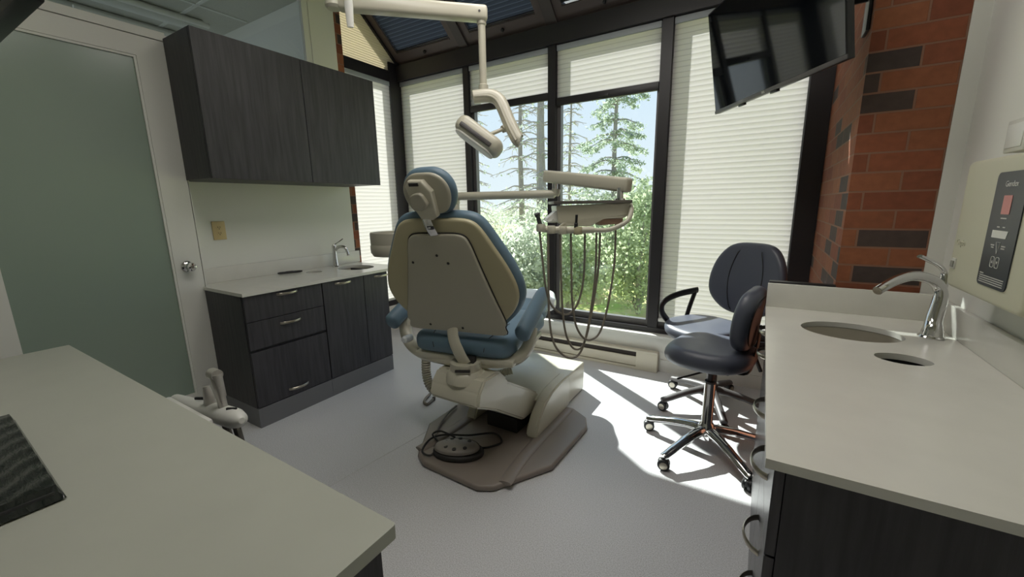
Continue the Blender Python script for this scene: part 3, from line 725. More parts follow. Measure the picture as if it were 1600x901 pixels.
for u in (.24, .52): obj('sensor_foot', bx(TWd*u, TWd*u+.05, -.010, .001, -.02, -.004, bev=.002, mtx=mt), 'bezel', t)
# bracket to the brick side face (x = .30)
bm = bm_new(); mc = mt @ Vector((TWd*.80, TH*.52, -.055))
wp = Vector((.297, mc.y+.16, mc.z+.03))
box(bm, -.12, .12, -.18, .18, 0, .012, bev=.003, mtx=frame_mtx(mc-nt*.002, tx, up, nt))
box(bm, .286, .2995, wp.y-.05, wp.y+.05, wp.z-.15, wp.z+.15, bev=.003)
tube(bm, [wp-UX*.012, (wp+mc)/2+UY*.04, mc-nt*.004], 1, 10, flat=(.02, .028)); obj('arm_mount', bm, 'black', t)
for pp in ([(1350, -12), (1347, 8), (1343, 30), (1338, 48), (1332, 57), (1329, 52)], [(1333, -10), (1329, 6), (1325, 18), (1322, 26)]):
    bm = bm_new(); tube(bm, catmull([D(x, y, 2.02) for x, y in pp], 5), 1, 10, flat=(.010, .004), up=c_f); obj('tilt_strap', bm, 'nickel', t)

# ================================================================== DENTAL CHAIR
TH_ = math.radians(12)
ca_, cr_ = Vector((-math.sin(TH_), math.cos(TH_), 0)), Vector((math.cos(TH_), math.sin(TH_), 0))
C0 = Vector((-1.28, 1.6, 0))
def F(u, s, z): return C0+cr_*u+ca_*s+UZ*z
ch = thing('dental_chair', (-1.235, 1.9, 0), 'blue and cream dental chair on a taupe floor plate in the middle of the room', 'dental chair')
# floor plate
PL = [(-1.42, 1.385), (-1.06, 1.375), (-.99, 1.415), (-.815, 1.70), (-.80, 2.15), (-.845, 2.25), (-.96, 2.32), (-1.52, 2.32), (-1.63, 2.25), (-1.675, 2.15), (-1.665, 1.70), (-1.50, 1.43)]
bm = bm_new(); pad(bm, [tuple(p) for p in [PL[0]]+PL[1:]], .034, .014, Matrix.Translation((0, 0, .0008)), smooth=False); obj('floor_plate', bm, 'base', ch)
# raised cheeks on the plate
for sx, k in ((-.985, 1), (-1.485, -1)):
    bm = bm_new(); tube(bm, catmull([(sx+.03*k, 1.46, .034), (sx, 1.75, .036), (sx, 2.28, .036)], 5), 1, 12, flat=(.035, .011)); obj('plate_ridge', bm, 'base', ch)
# lift arm: housing rising to the rear
AX0, AX1 = -1.385, -1.085
def side_prism(bm, poly, x0, x1, bev=0):
    m = frame_mtx((x0, 0, 0), (0, 1, 0), (0, 0, 1), (1, 0, 0)); q = bm_new(); prism(q, poly, m, x1-x0)
    if bev:
        bmesh.ops.remove_doubles(q, verts=q.verts, dist=1e-6)
        bmesh.ops.dissolve_limit(q, angle_limit=.02, verts=q.verts, edges=q.edges)
        bmesh.ops.bevel(q, geom=list(q.edges), offset=bev, segments=3, affect='EDGES', clamp_overlap=True)
    me = bpy.data.meshes.new('q'); q.to_mesh(me); q.free(); bm.from_mesh(me); bpy.data.meshes.remove(me)
bm = bm_new(); side_prism(bm, [(1.425, .405), (1.44, .475), (1.49, .53), (1.62, .53), (1.70, .455), (1.70, .34), (1.60, .315), (1.47, .385)], AX0, AX1+.01, .012); obj('arm_head', bm, 'cream', ch)
bm = bm_new(); side_prism(bm, [(1.56, .34), (1.585, .46), (1.72, .43), (2.06, .225), (2.12, .12), (1.88, .125)], AX0+.012, AX1, .012); obj('lift_arm', bm, 'cream', ch)
bm = bm_new(); side_prism(bm, [(1.86, .04), (1.86, .13), (1.90, .15), (2.25, .16), (2.25, .04)], AX0+.05, AX1-.04); obj('inner_chassis', bm, 'rubber', ch, False)
# fenders with a quarter round top
fen = [(1.86, .036), (1.875, .085), (1.92, .15), (1.99, .205), (2.08, .24), (2.20, .255), (2.34, .255), (2.34, .036)]
for x0, x1 in ((-1.068, -.998), (-1.50, -1.43)):
    bm = bm_new(); side_prism(bm, fen, x0, x1, .010); obj('side_fender', bm, 'cream', ch)
bm = bm_new(); side_prism(bm, [(2.0, .20), (2.10, .238), (2.34, .248), (2.34, .21), (2.02, .17)], -1.43, -1.068, .004); obj('hood', bm, 'cream', ch)
# junction box in front
bm = bm_new(); box(bm, -1.47, -1.035, 2.345, 2.69, .004, .215, bev=.012, seg=3); obj('junction_box', bm, 'cream', ch)
bm = bm_new(); tube(bm, [(-1.4695, 2.352, .10), (-1.036, 2.352, .10)], .004, 6); obj('junction_seam', bm, 'dkgrey', ch)
# turret
tp = Vector((-1.225, 1.535, .51))
bm = bm_new(); lathe(bm, [(.105, -.02), (.10, .012), (.085, .03), (.079, .035), (.079, .075)], tp, UZ, 36); obj('swivel_neck', bm, 'cream', ch)
bm = bm_new(); q = tp+Vector((.038, -.072, .052)); box(bm, -.04, .035, -.006, .006, -.006, .006, bev=.002, mtx=frame_mtx(q, (.88, .47, 0), (-.47, .88, 0), UZ)); obj('lock_slot', bm, 'rubber', ch)
# yoke under the seat carrying the arms
bm = bm_new()
yk = catmull([F(-.425, .10, .72), F(-.40, .07, .65), F(-.34, .03, .595), F(-.22, -.01, .568), F(-.02, -.03, .562), F(.20, -.01, .572), F(.29, .02, .595), F(.335, .05, .655), F(.34, .09, .735)], 6)
tube(bm, yk, 1, 12, flat=(.036, .030), up=(0, 0, 1)); obj('yoke', bm, 'cream', ch)
bm = bm_new(); box(bm, -.27, .29, -.06, .48, .565, .60, bev=.012, mtx=frame_mtx(C0, cr_, ca_, UZ)); obj('seat_pan', bm, 'cream', ch)
# seat, leg rest
seat_o = [(-.255, -.05), (-.285, .10), (-.28, .35), (-.24, .56), (.25, .56), (.285, .35), (.285, .10), (.255, -.05), (.10, -.075), (-.09, -.075)]
bm = bm_new(); pad(bm, seat_o, .105, .042, frame_mtx(C0+UZ*.600, cr_, ca_, UZ), crown=.012); st = obj('seat', bm, 'vinyl', ch)
bm = bm_new()
tube(bm, catmull([F(-.14, -.074, .64), F(-.145, -.072, .665), F(-.155, -.045, .70), F(-.17, .03, .712), F(-.18, .2, .714)], 4), .002, 6); tube(bm, catmull([F(.14, -.073, .64), F(.145, -.071, .665), F(.155, -.045, .70), F(.17, .03, .712), F(.18, .2, .714)], 4), .002, 6); obj('seam', bm, 'rubber', st)
leg_o = [(-.23, .565), (-.235, .85), (-.21, 1.07), (-.12, 1.15), (.12, 1.15), (.21, 1.07), (.235, .85), (.23, .565)]
lm = frame_mtx(C0+UZ*.605, cr_, (ca_+UZ*.012).normalized(), UZ)
bm = bm_new(); pad(bm, leg_o, .085, .03, lm, crown=.008); lg = obj('leg_rest', bm, 'vinyl', ch)
bm = bm_new(); pad(bm, [(-.22, .86), (-.235, 1.05), (-.16, 1.17), (.16, 1.17), (.235, 1.05), (.235, .86)], .10, .04, Matrix.Translation((0, 0, -.004)) @ lm, crown=.01); obj('clear_foot_cover', bm, 'bag', lg)
# backrest
RC = math.radians(18)
bu = UZ*math.cos(RC)-ca_*math.sin(RC); bn = cr_.cross(bu)          # bn points to the rear
if bn.dot(ca_) > 0: bn = -bn
BC = C0+cr_*.0+UZ*.62
half = [(0, .742), (.11, .741), (.18, .728), (.225, .69), (.278, .60), (.33, .50), (.362, .41), (.366, .335), (.338, .265), (.28, .195), (.21, .15), (0, .14)]
def sym(h): return h+[(-u, v) for u, v in h[-2:0:-1]]
def inset(h, d, c=(0, .42)):
    out = []
    for u, v in h:
        l = math.hypot(u-c[0], v-c[1]); k = (l-d)/l
        out.append(((u-c[0])*k+c[0], (v-c[1])*k+c[1]))
    return out
mB = lambda w: frame_mtx(BC+bn*w, cr_, bu, bn) if cr_.cross(bu).dot(bn) > 0 else frame_mtx(BC+bn*w, cr_, bu, bn)
bm = bm_new(); pad(bm, sym(half), .058, .024, mB(-.056), n_sub=4); bk = obj('backrest', bm, 'vinyl', ch)
bm = bm_new(); pad(bm, sym(inset(half, .022)), .030, .012, mB(-.004), n_sub=4); obj('back_shell', bm, 'cream2', ch)
ph = [(0, .655), (.09, .655), (.135, .643), (.157, .605), (.185, .50), (.23, .34), (.268, .215), (.262, .18), (.245, .135), (0, .135)]
bm = bm_new(); pad(bm, sym(ph), .018, .008, mB(.024), n_sub=4); bp_ = obj('back_panel', bm, 'beige', ch)
bm = bm_new(); tube(bm, [mB(.0275) @ Vector((u, v, 0)) for u, v in [(p.x, p.y) for p in catmull([(a, b, 0) for a, b in sym(inset(ph, -.003, (0, .38)))], 4, True)]], .003, 6, closed=True); obj('panel_gasket', bm, 'rubber', bp_)
for u, v in ((-.015, .555), (-.15, .516), (.035, .517), (-.14, .169), (.04, .163)):
    bm = bm_new(); lathe(bm, [(.0065, 0), (.0065, .002), (.003, .003)], mB(.0415) @ Vector((u, v, 0)), bn, 12); obj('screw', bm, 'rubber', bp_)
# headrest
hb = BC+bu*.832+bn*.01+cr_*(-.010)
hu = (bu*math.cos(.06)-ca_*math.sin(.06)).normalized(); hn = cr_.cross(hu)
if hn.dot(ca_) > 0: hn = -hn
mH = lambda w: frame_mtx(hb+hn*w, cr_, hu, hn)
hh = [(0, .104), (.055, .099), (.098, .072), (.122, .026), (.120, -.03), (.095, -.078), (.058, -.098), (0, -.102)]
bm = bm_new(); pad(bm, sym(hh), .056, .024, mH(-.054), n_sub=4); hd = obj('headrest', bm, 'vinyl', ch)
bm = bm_new(); pad(bm, sym(inset(hh, .013, (0, 0))), .022, .010, mH(-.004), n_sub=4); obj('headrest_shell', bm, 'beige', hd)
br_o = [(-.075, .045), (-.055, .070), (.010, .068), (.045, .02), (.045, -.09), (.02, -.105), (-.035, -.10), (-.055, -.06), (-.065, -.01)]
bm = bm_new(); pad(bm, br_o, .034, .008, mH(.014), smooth=False); hk = obj('headrest_bracket', bm, 'cream', hd)
bm = bm_new(); pad(bm, [(-.055, .0), (-.035, .018), (.0, .020), (.018, -.005), (.022, -.03), (-.01, -.055), (-.05, -.045)], .022, .006, mH(.046), n_sub=4); obj('lock_knob', bm, 'beige', hk)
bm = bm_new(); box(bm, -.05, -.005, .048, .062, .046, .052, bev=.002, mtx=mH(0)); obj('bracket_slot', bm, 'rubber', hk)
bm = bm_new(); q0 = hb-hu*.09+hn*.035-cr_*.01; q1 = BC+bu*.655+bn*.045+cr_*(-.005)
tube(bm, catmull([q0+cr_*(-.01), (q0+q1)/2+bn*.012, q1], 5), 1, 10, flat=(.022, .004), up=bn); obj('glide_bar', bm, 'chrome', ch)
# bracket from the back to the yoke
bm = bm_new(); tube(bm, [BC+bu*.17+bn*.02+cr_*(-.03), F(-.012, -.100, .715), F(.005, -.112, .68), F(.035, -.118, .625), F(.05, -.105, .585)], 1, 10, flat=(.034, .008), up=bn); obj('back_bracket', bm, 'cream', ch)
bm = bm_new(); box(bm, -.04, .045, -.10, -.06, .575, .612, bev=.004, mtx=frame_mtx(C0+cr_*.05, cr_, ca_, UZ)); obj('hinge_block', bm, 'rubber', ch)
# arms
def armrest(sg):
    bm = bm_new()
    c = .335 if sg > 0 else -.42
    p = [F(c-.012, -.03, .725), F(c-.008, .02, .75), F(c, .14, .80), F(c, .29, .845), F(c, .37, .855)]
    q = catmull(p, 6)
    tube(bm, q, [.5, .75, .9]+[1.]*(len(q)-6)+[.9, .75, .5], 16, flat=(.040, .050)); a = obj('armrest', bm, 'vinyl', ch)
    bm = bm_new(); tube(bm, catmull([F(c-.02*sg, .09, .68), F(c-.01*sg, .12, .73), F(c, .18, .77)], 5), 1, 12, flat=(.022, .028)); obj('arm_bracket', bm, 'cream', a)
armrest(1); armrest(-1)
bm = bm_new(); lathe(bm, [(.018, 0), (.02, .012), (.02, .05), (.012, .06)], F(-.31, -.02, .66), (cr_*-.2+ca_*-.9).normalized(), 16); obj('release_knob', bm, 'bag', ch)
# corrugated hoses below the seat, left and front
def ribbed(pts, r, per=.016):
    P = catmull(pts, 40); L = sum((P[i+1]-P[i]).length for i in range(len(P)-1)); out = []; acc = 0; res = []
    for i, p in enumerate(P):
        if i: acc += (P[i]-P[i-1]).length
        res.append(r*(1+.09*math.sin(2*PI*acc/per)))
    bm = bm_new(); tube(bm, P, res, 12); return bm
obj('ribbed_hose', ribbed([D(666, 556, 2.55), D(666, 580, 2.55), D(671, 600, 2.53), D(683, 612, 2.5), D(700, 612, 2.5)], .028), 'beige', ch)
obj('ribbed_hose', ribbed([D(745, 588, 2.62), D(765, 586, 2.62), D(784, 582, 2.62), D(800, 578, 2.62)], .024), 'beige', ch)

# foot control with coiled cable
fc = Vector((-1.30, 1.535, .035))
t = thing('foot_control', fc, 'dark round foot pedal with holes on the floor plate behind the dental chair', 'foot pedal')
fm = frame_mtx(fc, (.906, .423, 0), (-.423, .906, 0), UZ)
bm = bm_new(); pad(bm, ellipse(0, 0, .14, .085, 16), .030, .010, fm, n_sub=2); obj('pedal_base', bm, 'rubber', t)
bm = bm_new(); pad(bm, ellipse(-.008, 0, .125, .073, 16), .030, .022, fm @ Matrix.Translation((0, 0, .028)), n_sub=2, crown=.008); cp_ = obj('pedal_cap', bm, 'pedal', t)
for u, v in ((-.075, .02), (-.045, .048), (.0, .055), (.055, .03), (-.06, -.03), (-.01, -.05), (.045, -.035)):
    bm = bm_new(); lathe(bm, [(.011, 0), (.011, .0035)], fm @ Vector((u, v, .0605-.10*(abs(u)**2+abs(v)**2)*6)), (fm.to_3x3() @ Vector((u*2, v*3, 1))).normalized(), 16); obj('hole', bm, 'rubber', cp_)
bm = bm_new()
cb = [fm @ Vector(p) for p in ((.10, .03, .02), (.16, .06, .012), (.22, .12, .01), (.16, .20, .012), (.02, .16, .016), (-.12, .13, .03), (-.19, .09, .02), (-.20, -.01, .012), (-.14, -.04, .012), (-.13, .06, .02), (-.18, .12, .035), (-.14, .15, .04), (-.05, .125, .02))]
tube(bm, catmull(cb, 8), .0055, 8); obj('cable', bm, 'rubber', t)
t = thing('floor_tubing', D(700, 640, 2.35), 'grey tubing looping over the floor plate beside the lift arm', 'tubing')
bm = bm_new(); tube(bm, catmull([W(713, 634, 'z', .045), W(700, 645, 'z', .05), W(686, 665, 'z', .045), W(681, 680, 'z', .05), W(684, 694, 'z', .045)], 8), .007, 8); obj('tube', bm, 'hose', t)
bm = bm_new(); lathe(bm, [(.011, -.012), (.011, .012)], W(684, 694, 'z', .047), (W(684, 694, 'z', .045)-W(681, 680, 'z', .05)), 12); obj('sleeve', bm, 'dkgrey', t)
t = thing('floor_tubing', W(668, 624, 'z', .02), 'small grey hose loop on the floor left of the chair arm head', 'tubing')
bm = bm_new(); tube(bm, catmull([W(672, 615, 'z', .012), W(663, 626, 'z', .012), W(668, 631, 'z', .012), W(678, 622, 'z', .012)], 8), .010, 8); obj('tube', bm, 'hose', t)
bm = bm_new(); lathe(bm, [(.013, -.01), (.013, .01)], W(678, 622, 'z', .014), (1, .6, 0), 12); obj('sleeve', bm, 'dkgrey', t)

# ================================================================== DELIVERY UNIT
MPX = 2.0/FPX
e_r = Vector((cy, -sy, 0)); e_f = Vector((sy, cy, 0))
hc = D(915, 335, 2.0)
du = thing('delivery_unit', (-1.76, 2.16, 0), 'cream dental delivery arm and instrument tray with hanging hoses before the window', 'dental delivery unit')
pz = 1.417
bm = bm_new(); lathe(bm, [(.09, .002), (.09, .02), (.034, .05), (.030, pz-.05), (.034, pz-.045), (.034, pz+.02), (.02, pz+.03)], (-1.76, 2.16, 0), UZ, 24); obj('post', bm, 'cream', du)
el = D(864, 303, 2.5); a0 = Vector((-1.73, 2.16, el.z))
bm = bm_new(); tube(bm, catmull([a0, a0*.6+el*.4, a0*.05+el*.95, el+(el-a0).normalized()*.012, el+(el-a0).normalized()*.02+UZ*.03], 5), 1, 14, flat=(.026, .026)); obj('lower_arm', bm, 'cream', du)
bm = bm_new(); lathe(bm, [(.016, 0), (.016, .04)], el+UZ*.025+(el-a0).normalized()*.012, UZ, 14); obj('elbow_pin', bm, 'chrome', du)
p0, p1 = D(856, 275.5, 2.5), D(980, 289, 2.02)
bm = bm_new(); d = (p1-p0).normalized(); s = d.cross(UZ).normalized(); v = s.cross(d)
box(bm, -.02, (p1-p0).length+.015, -.028, .028, -.036, .036, bev=.014, seg=3, mtx=frame_mtx(p0, d, s, v)); obj('upper_arm', bm, 'cream', du)
q = D(969, 300, 2.04)
bm = bm_new(); lathe(bm, [(.016, .02), (.016, -.03), (.026, -.031), (.028, -.042), (.018, -.046)], q, UZ, 16); obj('head_pivot', bm, 'chrome', du)
hm = frame_mtx(hc, e_r, UZ, e_f)
def hp(px, py): return ((px-915)*MPX, (335-py)*MPX)
def extr(bm, poly, d0, d1, bev=.006):
    q = bm_new(); prism(q, poly, hm @ Matrix.Translation((0, 0, d0)), d1-d0)
    bmesh.ops.dissolve_limit(q, angle_limit=.02, verts=q.verts, edges=q.edges)
    if bev: bmesh.ops.bevel(q, geom=list(q.edges), offset=bev, segments=3, affect='EDGES', clamp_overlap=True)
    me = bpy.data.meshes.new('q'); q.to_mesh(me); q.free(); bm.from_mesh(me); bpy.data.meshes.remove(me)
bm = bm_new(); extr(bm, [hp(*p) for p in ((866, 321), (977, 318), (975, 336), (966, 341), (938, 341), (917, 352), (880, 351), (869, 345))], -.09, .16, .008); obj('tray_head', bm, 'cream', du)
bm = bm_new(); extr(bm, [hp(*p) for p in ((851, 341), (873, 323), (884, 324), (884, 337), (868, 346), (853, 346))], -.075, .06, .006); obj('head_wing', bm, 'white2', du)
bm = bm_new(); box(bm, -.168, .195, -.115, .18, .052, .060, bev=.003, mtx=frame_mtx(hc, e_r, e_f, UZ))
for a, b, c, e in ((-.168, .195, -.115, -.110), (-.168, .195, .175, .18), (-.168, -.163, -.115, .18), (.190, .195, -.115, .18)): box(bm, a, b, c, e, .058, .066, bev=.002, mtx=frame_mtx(hc, e_r, e_f, UZ))
obj('tray', bm, mat('tray_steel', '6f6b66', .35, .6), du)
bm = bm_new(); extr(bm, [hp(*p) for p in ((935, 342), (968, 341), (966, 349), (932, 351))], -.075, .05, .003); obj('underside', bm, mat('tan_underside', 'a98a78', .5), du)
bm = bm_new(); HB = lambda px, py, dd=-.13: hm @ Vector((*hp(px, py), dd))
tube(bm, catmull([HB(918, 357), HB(940, 357), HB(956, 352), HB(970, 343), HB(977, 328, -.10), HB(977, 318, -.06)], 5), .011, 12); tube(bm, [HB(884, 345, -.06), HB(868, 354), HB(905, 356)], .013, 12); obj('handle', bm, 'cream', du)
bm = bm_new(); tube(bm, [HB(838, 352.5), HB(855, 355), HB(890, 356.5), HB(920, 356.5)], 1, 12, flat=(.018, .016)); ho = obj('holder_bar', bm, 'cream', du)
for px, py in ((842, 352), (857, 355), (874, 356), (896, 357)):
    bm = bm_new(); lathe(bm, [(.019, -.018), (.022, -.010), (.022, .010), (.018, .018)], HB(px, py, -.135), UZ, 16); obj('holder_cup', bm, 'cream' if px != 896 else 'cream2', ho)
bm = bm_new(); a, b = HB(842, 352, -.135), HB(836, 331, -.15); tube(bm, [a, a+(b-a)*.5, a+(b-a)*.75, a+(b-a)*.8, b], [.010, .010, .009, .012, .014], 14); obj('syringe', bm, 'dkgrey', du)
bm = bm_new(); a, b = HB(893, 355, -.14), HB(893.5, 334, -.15); tube(bm, [a, a+(b-a)*.4, a+(b-a)*.45, b], [.009, .009, .0065, .006], 14); obj('handpiece', bm, 'black', du)
HOSES = [[(843, 360), (849, 418), (854, 455), (862, 477), (876, 489), (889, 490), (903, 473), (912, 432), (914, 360)],
         [(856, 360), (857, 440), (858, 492), (864, 532), (878, 553), (895, 559), (909, 546), (920, 504), (930, 430), (932, 360)],
         [(875, 360), (877, 440), (880, 495), (886, 527), (898, 545), (912, 537), (924, 490), (935, 418), (938, 358)],
         [(892, 362), (893, 430), (894, 470), (900, 508), (912, 528), (925, 530), (938, 517), (950, 476), (960, 410), (962, 350)]]
for k, h in enumerate(HOSES):
    n = len(h); bm = bm_new()
    tube(bm, catmull([D(px, py, 1.885+.12*math.sin(PI*.5*i/(n-1))+.006*k) for i, (px, py) in enumerate(h)], 8), .0052, 8); obj('hose', bm, 'hose', du)

# ================================================================== CUSPIDOR
cc = Vector((-2.13, 1.93, 0))
cu_t = thing('cuspidor', (cc.x, cc.y, 1.03), 'beige cuspidor bowl half hidden behind the left edge of the dental chair back', 'cuspidor')
bm = bm_new(); lathe(bm, [(.05, 1.03), (.125, 1.035), (.14, 1.06), (.142, 1.10), (.137, 1.112), (.139, 1.118), (.139, 1.185), (.134, 1.192), (.126, 1.185), (.11, 1.12), (.04, 1.09)], cc, UZ, 40); obj('bowl', bm, 'beige', cu_t)
bm = bm_new(); tube(bm, catmull([cc+Vector((.10, .05, 1.05)), cc+Vector((.2, .1, 1.03)), Vector((-1.80, 2.145, 1.02))], 5), .028, 14); obj('support_arm', bm, 'beige', cu_t)
bm = bm_new(); tube(bm, catmull([cc+Vector((.115, .07, 1.17)), cc+Vector((.12, .07, 1.25)), cc+Vector((.06, .03, 1.26)), cc+Vector((.05, .03, 1.22))], 5), .007, 10); obj('rinse_spout', bm, 'chrome', cu_t)

# ================================================================== EXAM LIGHT
LZ = 2.33
lk, le = W(521, 3, 'z', LZ), W(752, 22, 'z', LZ)
ld = (le-lk).normalized()
xl = thing('exam_light', (lk.x, lk.y, ZC), 'cream overhead dental exam lamp on a long ceiling arm', 'exam lamp')
bm = bm_new(); lathe(bm, [(.09, ZC-.001), (.09, ZC-.03), (.03, ZC-.05), (.026, LZ+.06), (.035, LZ+.055), (.04, LZ-.02), (.03, LZ-.032)], (lk.x, lk.y, 0), UZ, 24); obj('ceiling_post', bm, 'cream', xl)
s = ld.cross(UZ).normalized()
bm = bm_new(); box(bm, .02, (le-lk).length+.03, -.034, .034, -.036, .036, bev=.016, seg=3, mtx=frame_mtx(lk, ld, s, UZ)); ar = obj('arm', bm, 'cream', xl)
bm = bm_new(); lathe(bm, [(.006, 0), (.006, .003)], le-ld*.015-s*.034+UZ*-.005, -s, 10) if s.dot(EYE-le) < 0 else lathe(bm, [(.006, 0), (.006, .003)], le-ld*.015+s*.034, s, 10); obj('screw', bm, 'dkgrey', ar)
kp = lk+ld*.075
hw = kp - s*.05 if s.dot(EYE-kp) < 0 else kp + s*.05
bm = bm_new(); tube(bm, [hw+UZ*.05, hw-UZ*.04, hw-UZ*.125], [1., 1., .75], 12, flat=(.020, .010), up=s); obj('brake_lever', bm, 'white2', xl)
dl = (le-EYE).dot(c_f)
zb_ = D(750, 141, dl).z
bm = bm_new(); lathe(bm, [(.024, LZ-.034), (.024, LZ-.05), (.0195, LZ-.055), (.0195, zb_+.05), (.026, zb_+.045), (.028, zb_)], (le.x, le.y, 0), UZ, 20); obj('drop_tube', bm, 'cream', xl)
pts = [D(x, y, dl+dd) for x, y, dd in ((738, 152, 0), (752, 150, 0), (768, 150, .0), (779, 156, -.01), (786, 168, -.02), (796, 192, -.03), (808, 216, -.04), (813, 220, -.04))]
cp2 = catmull(pts, 5)
bm = bm_new(); tube(bm, cp2, [.6]+[1.]*(len(cp2)-3)+[.9, .5], 16, flat=(.034, .030), up=c_f); obj('yoke_arm', bm, 'cream', xl)
bm = bm_new(); tube(bm, [p+UZ*-.012+c_r*-.012-c_f*.026 for p in cp2[3:-4]], .008, 8); obj('yoke_groove', bm, 'beige', xl)
h0 = D(749, 214, dl-.06); ha = (D(778, 236, dl-.06)-D(719, 192, dl-.06)).normalized()
hn_ = ha.cross(c_f).normalized()
if hn_.z < 0: hn_ = -hn_
hf = ha.cross(hn_)
bm = bm_new(); pad(bm, rrect(-.135, .135, -.062, .062, .055, 8), .088, .034, frame_mtx(h0-hn_*.044, ha, hf, hn_), smooth=False); hd_ = obj('lamp_head', bm, 'cream', xl)
bm = bm_new(); box(bm, -.10, .085, -.003, .003, -.011, .011, bev=.003, mtx=frame_mtx(h0-hn_*.015+(hf*.063 if hf.dot(c_f) < 0 else -hf*.063), ha, hf, hn_)); obj('dark_vent', bm, 'dkgrey', hd_)
bm = bm_new(); pad(bm, rrect(-.115, .115, -.048, .048, .045, 8), .012, .005, frame_mtx(h0-hn_*.050, ha, hf, hn_), smooth=False); obj('lamp_lens', bm, 'tube', hd_)
bm = bm_new(); a, b = D(763, 211, dl-.06), D(790, 200, dl-.02); tube(bm, [a, b], [.010, .009], 12); lathe(bm, [(.018, -.02), (.02, 0), (.014, .02)], b, b-a, 14); obj('pivot_rod', bm, 'beige', xl)

# ================================================================== ASSISTANT CART
AC = Vector((-1.44, .585, 0))
ac = thing('assistant_cart', (AC.x, AC.y, 0), 'white assistant unit with chrome suction handpieces behind the foreground worktop', 'dental cart')
at_ = lambda px, py, y=.585: W(px, py, 'y', y)
z_h = at_(345, 645).z
bm = bm_new(); box(bm, -1.84, -1.50, .42, .535, z_h-.005, z_h+.022, bev=.008); obj('tray', bm, 'white2', ac)
bm = bm_new(); a, b = at_(275, 625), at_(372, 655); ar_ = (b-a)
tube(bm, catmull([a, a+ar_*.3, a+ar_*.6, a+ar_*.9, b, b+ar_*.03], 4), [.028, .028, .03, .031, .032]*4+[.030], 18) if False else tube(bm, [a, a+ar_*.3, a+ar_*.5, a+ar_*.8, a+ar_*.95, a+ar_*1.02, a+ar_*1.05], [.024, .028, .031, .034, .034, .026, .010], 20)
hb_ = obj('holder_body', bm, 'white2', ac)
for px, py, sgn in ((313, 628, 1), (363, 645, 1)):
    q = at_(px, py); bm = bm_new(); box(bm, -.018, .018, -.004, .004, -.002, .008, bev=.002, mtx=frame_mtx(q+UZ*.012, (.85, .5, 0), (-.5, .85, 0), UZ)); obj('slot_switch', bm, 'black', hb_)
bm = bm_new(); a, b = at_(350, 641), at_(337, 585)
tube(bm, [a, a+(b-a)*.35, a+(b-a)*.4, a+(b-a)*.9, b], [.014, .014, .017, .018, .020], 16)
tube(bm, [b-UX*.028, b+UX*.012], .019, 16); obj('suction_handpiece', bm, 'handgrey', ac)
bm = bm_new(); q = at_(326.5, 590); lathe(bm, [(.012, 0), (.013, .004)], b-UX*.027, -UX, 14); obj('suction_opening', bm, 'black', ac)
bm = bm_new(); a, b = at_(331, 638), at_(322, 603); tube(bm, [a, a+(b-a)*.3, a+(b-a)*.7, b], [.014, .019, .015, .010], 14); obj('saliva_ejector', bm, 'handgrey', ac)
for px, py in ((369, 664), (352, 660)):
    bm = bm_new(); a = at_(px-1, py-2); tube(bm, catmull([a, a+Vector((.015, 0, -.05)), a+Vector((.02, .02, -.30)), Vector((AC.x+.02, AC.y+.03, .25))], 8), .012, 10); obj('suction_hose', bm, 'steel', ac)
bm = bm_new(); lathe(bm, [(.16, .002), (.16, .03), (.04, .06), (.035, z_h-.005)], (-1.75, .50, 0), UZ, 28); obj('pedestal', bm, 'white2', ac)

# ================================================================== STOOLS
def caster(parent, x, y, ang, m='black'):
    d = Vector((math.cos(ang), math.sin(ang), 0)); s = UZ.cross(d); c = Vector((x, y, .0320))
    bm = bm_new()
    for k in (-1, 1): lathe(bm, [(.014, -.009), (.027, -.009), (.031, -.005), (.031, .005), (.027, .009), (.014, .009)], c+s*(k*.013), s, 20)
    w_ = obj('caster', bm, m, parent)
    for k in (-1, 1):
        bm = bm_new(); lathe(bm, [(.020, 0), (.020, .002), (.012, .003)], c+s*(k*.0225), s*k, 16); obj('hub_ring', bm, 'nickel', w_)
    bm = bm_new(); tube(bm, [c+d*.026+UZ*-.004, c+d*.022+UZ*.02, c+UZ*.033, c-d*.022+UZ*.02], 1, 8, flat=(.012, .004), up=UZ); tube(bm, [c+UZ*.03, c+UZ*.058], .007, 8); obj('hood', bm, m, w_)
def stool(name, c, a0, label, leg_m, R=.325):
    t = thing(name, (c[0], c[1], 0), label, 'stool', 'black stools')
    for k in range(5):
        a = a0+2*PI*k/5; d = Vector((math.cos(a), math.sin(a), 0)); o = V((c[0], c[1], 0))
        bm = bm_new(); pts = [o+d*.012+UZ*.135, o+d*.10+UZ*.128, o+d*.20+UZ*.108, o+d*(R-.03)+UZ*.082, o+d*(R+.012)+UZ*.072]
        tube(bm, catmull(pts, 4), [1.25]*4+[1.1]*4+[1.]*4+[.95]*4+[.8], 12, flat=(.024, .020)); obj('leg', bm, leg_m, t)
        caster(t, c[0]+d.x*R, c[1]+d.y*R, a+[.5, 2.2, -1.1, .9, 2.9][k])
    return t
SA = (-.165, 2.285)
s1_ = stool('saddle_stool', SA, math.radians(168), 'black padded stool on a chrome five-star base, nearer to the camera', 'chrome')
o = V((SA[0], SA[1], 0))
bm = bm_new(); lathe(bm, [(.045, .085), (.046, .15), (.034, .17), (.028, .18), (.0275, .405), (.024, .41)], o, UZ, 24); obj('column', bm, 'chrome', s1_)
bm = bm_new(); lathe(bm, [(.0285, .404), (.0285, .416), (.0165, .417), (.0165, .50)], o, UZ, 20); obj('gas_lift', bm, 'dkgrey', s1_)
f1 = Vector((-.985, .17, 0)).normalized(); l1 = UZ.cross(f1)
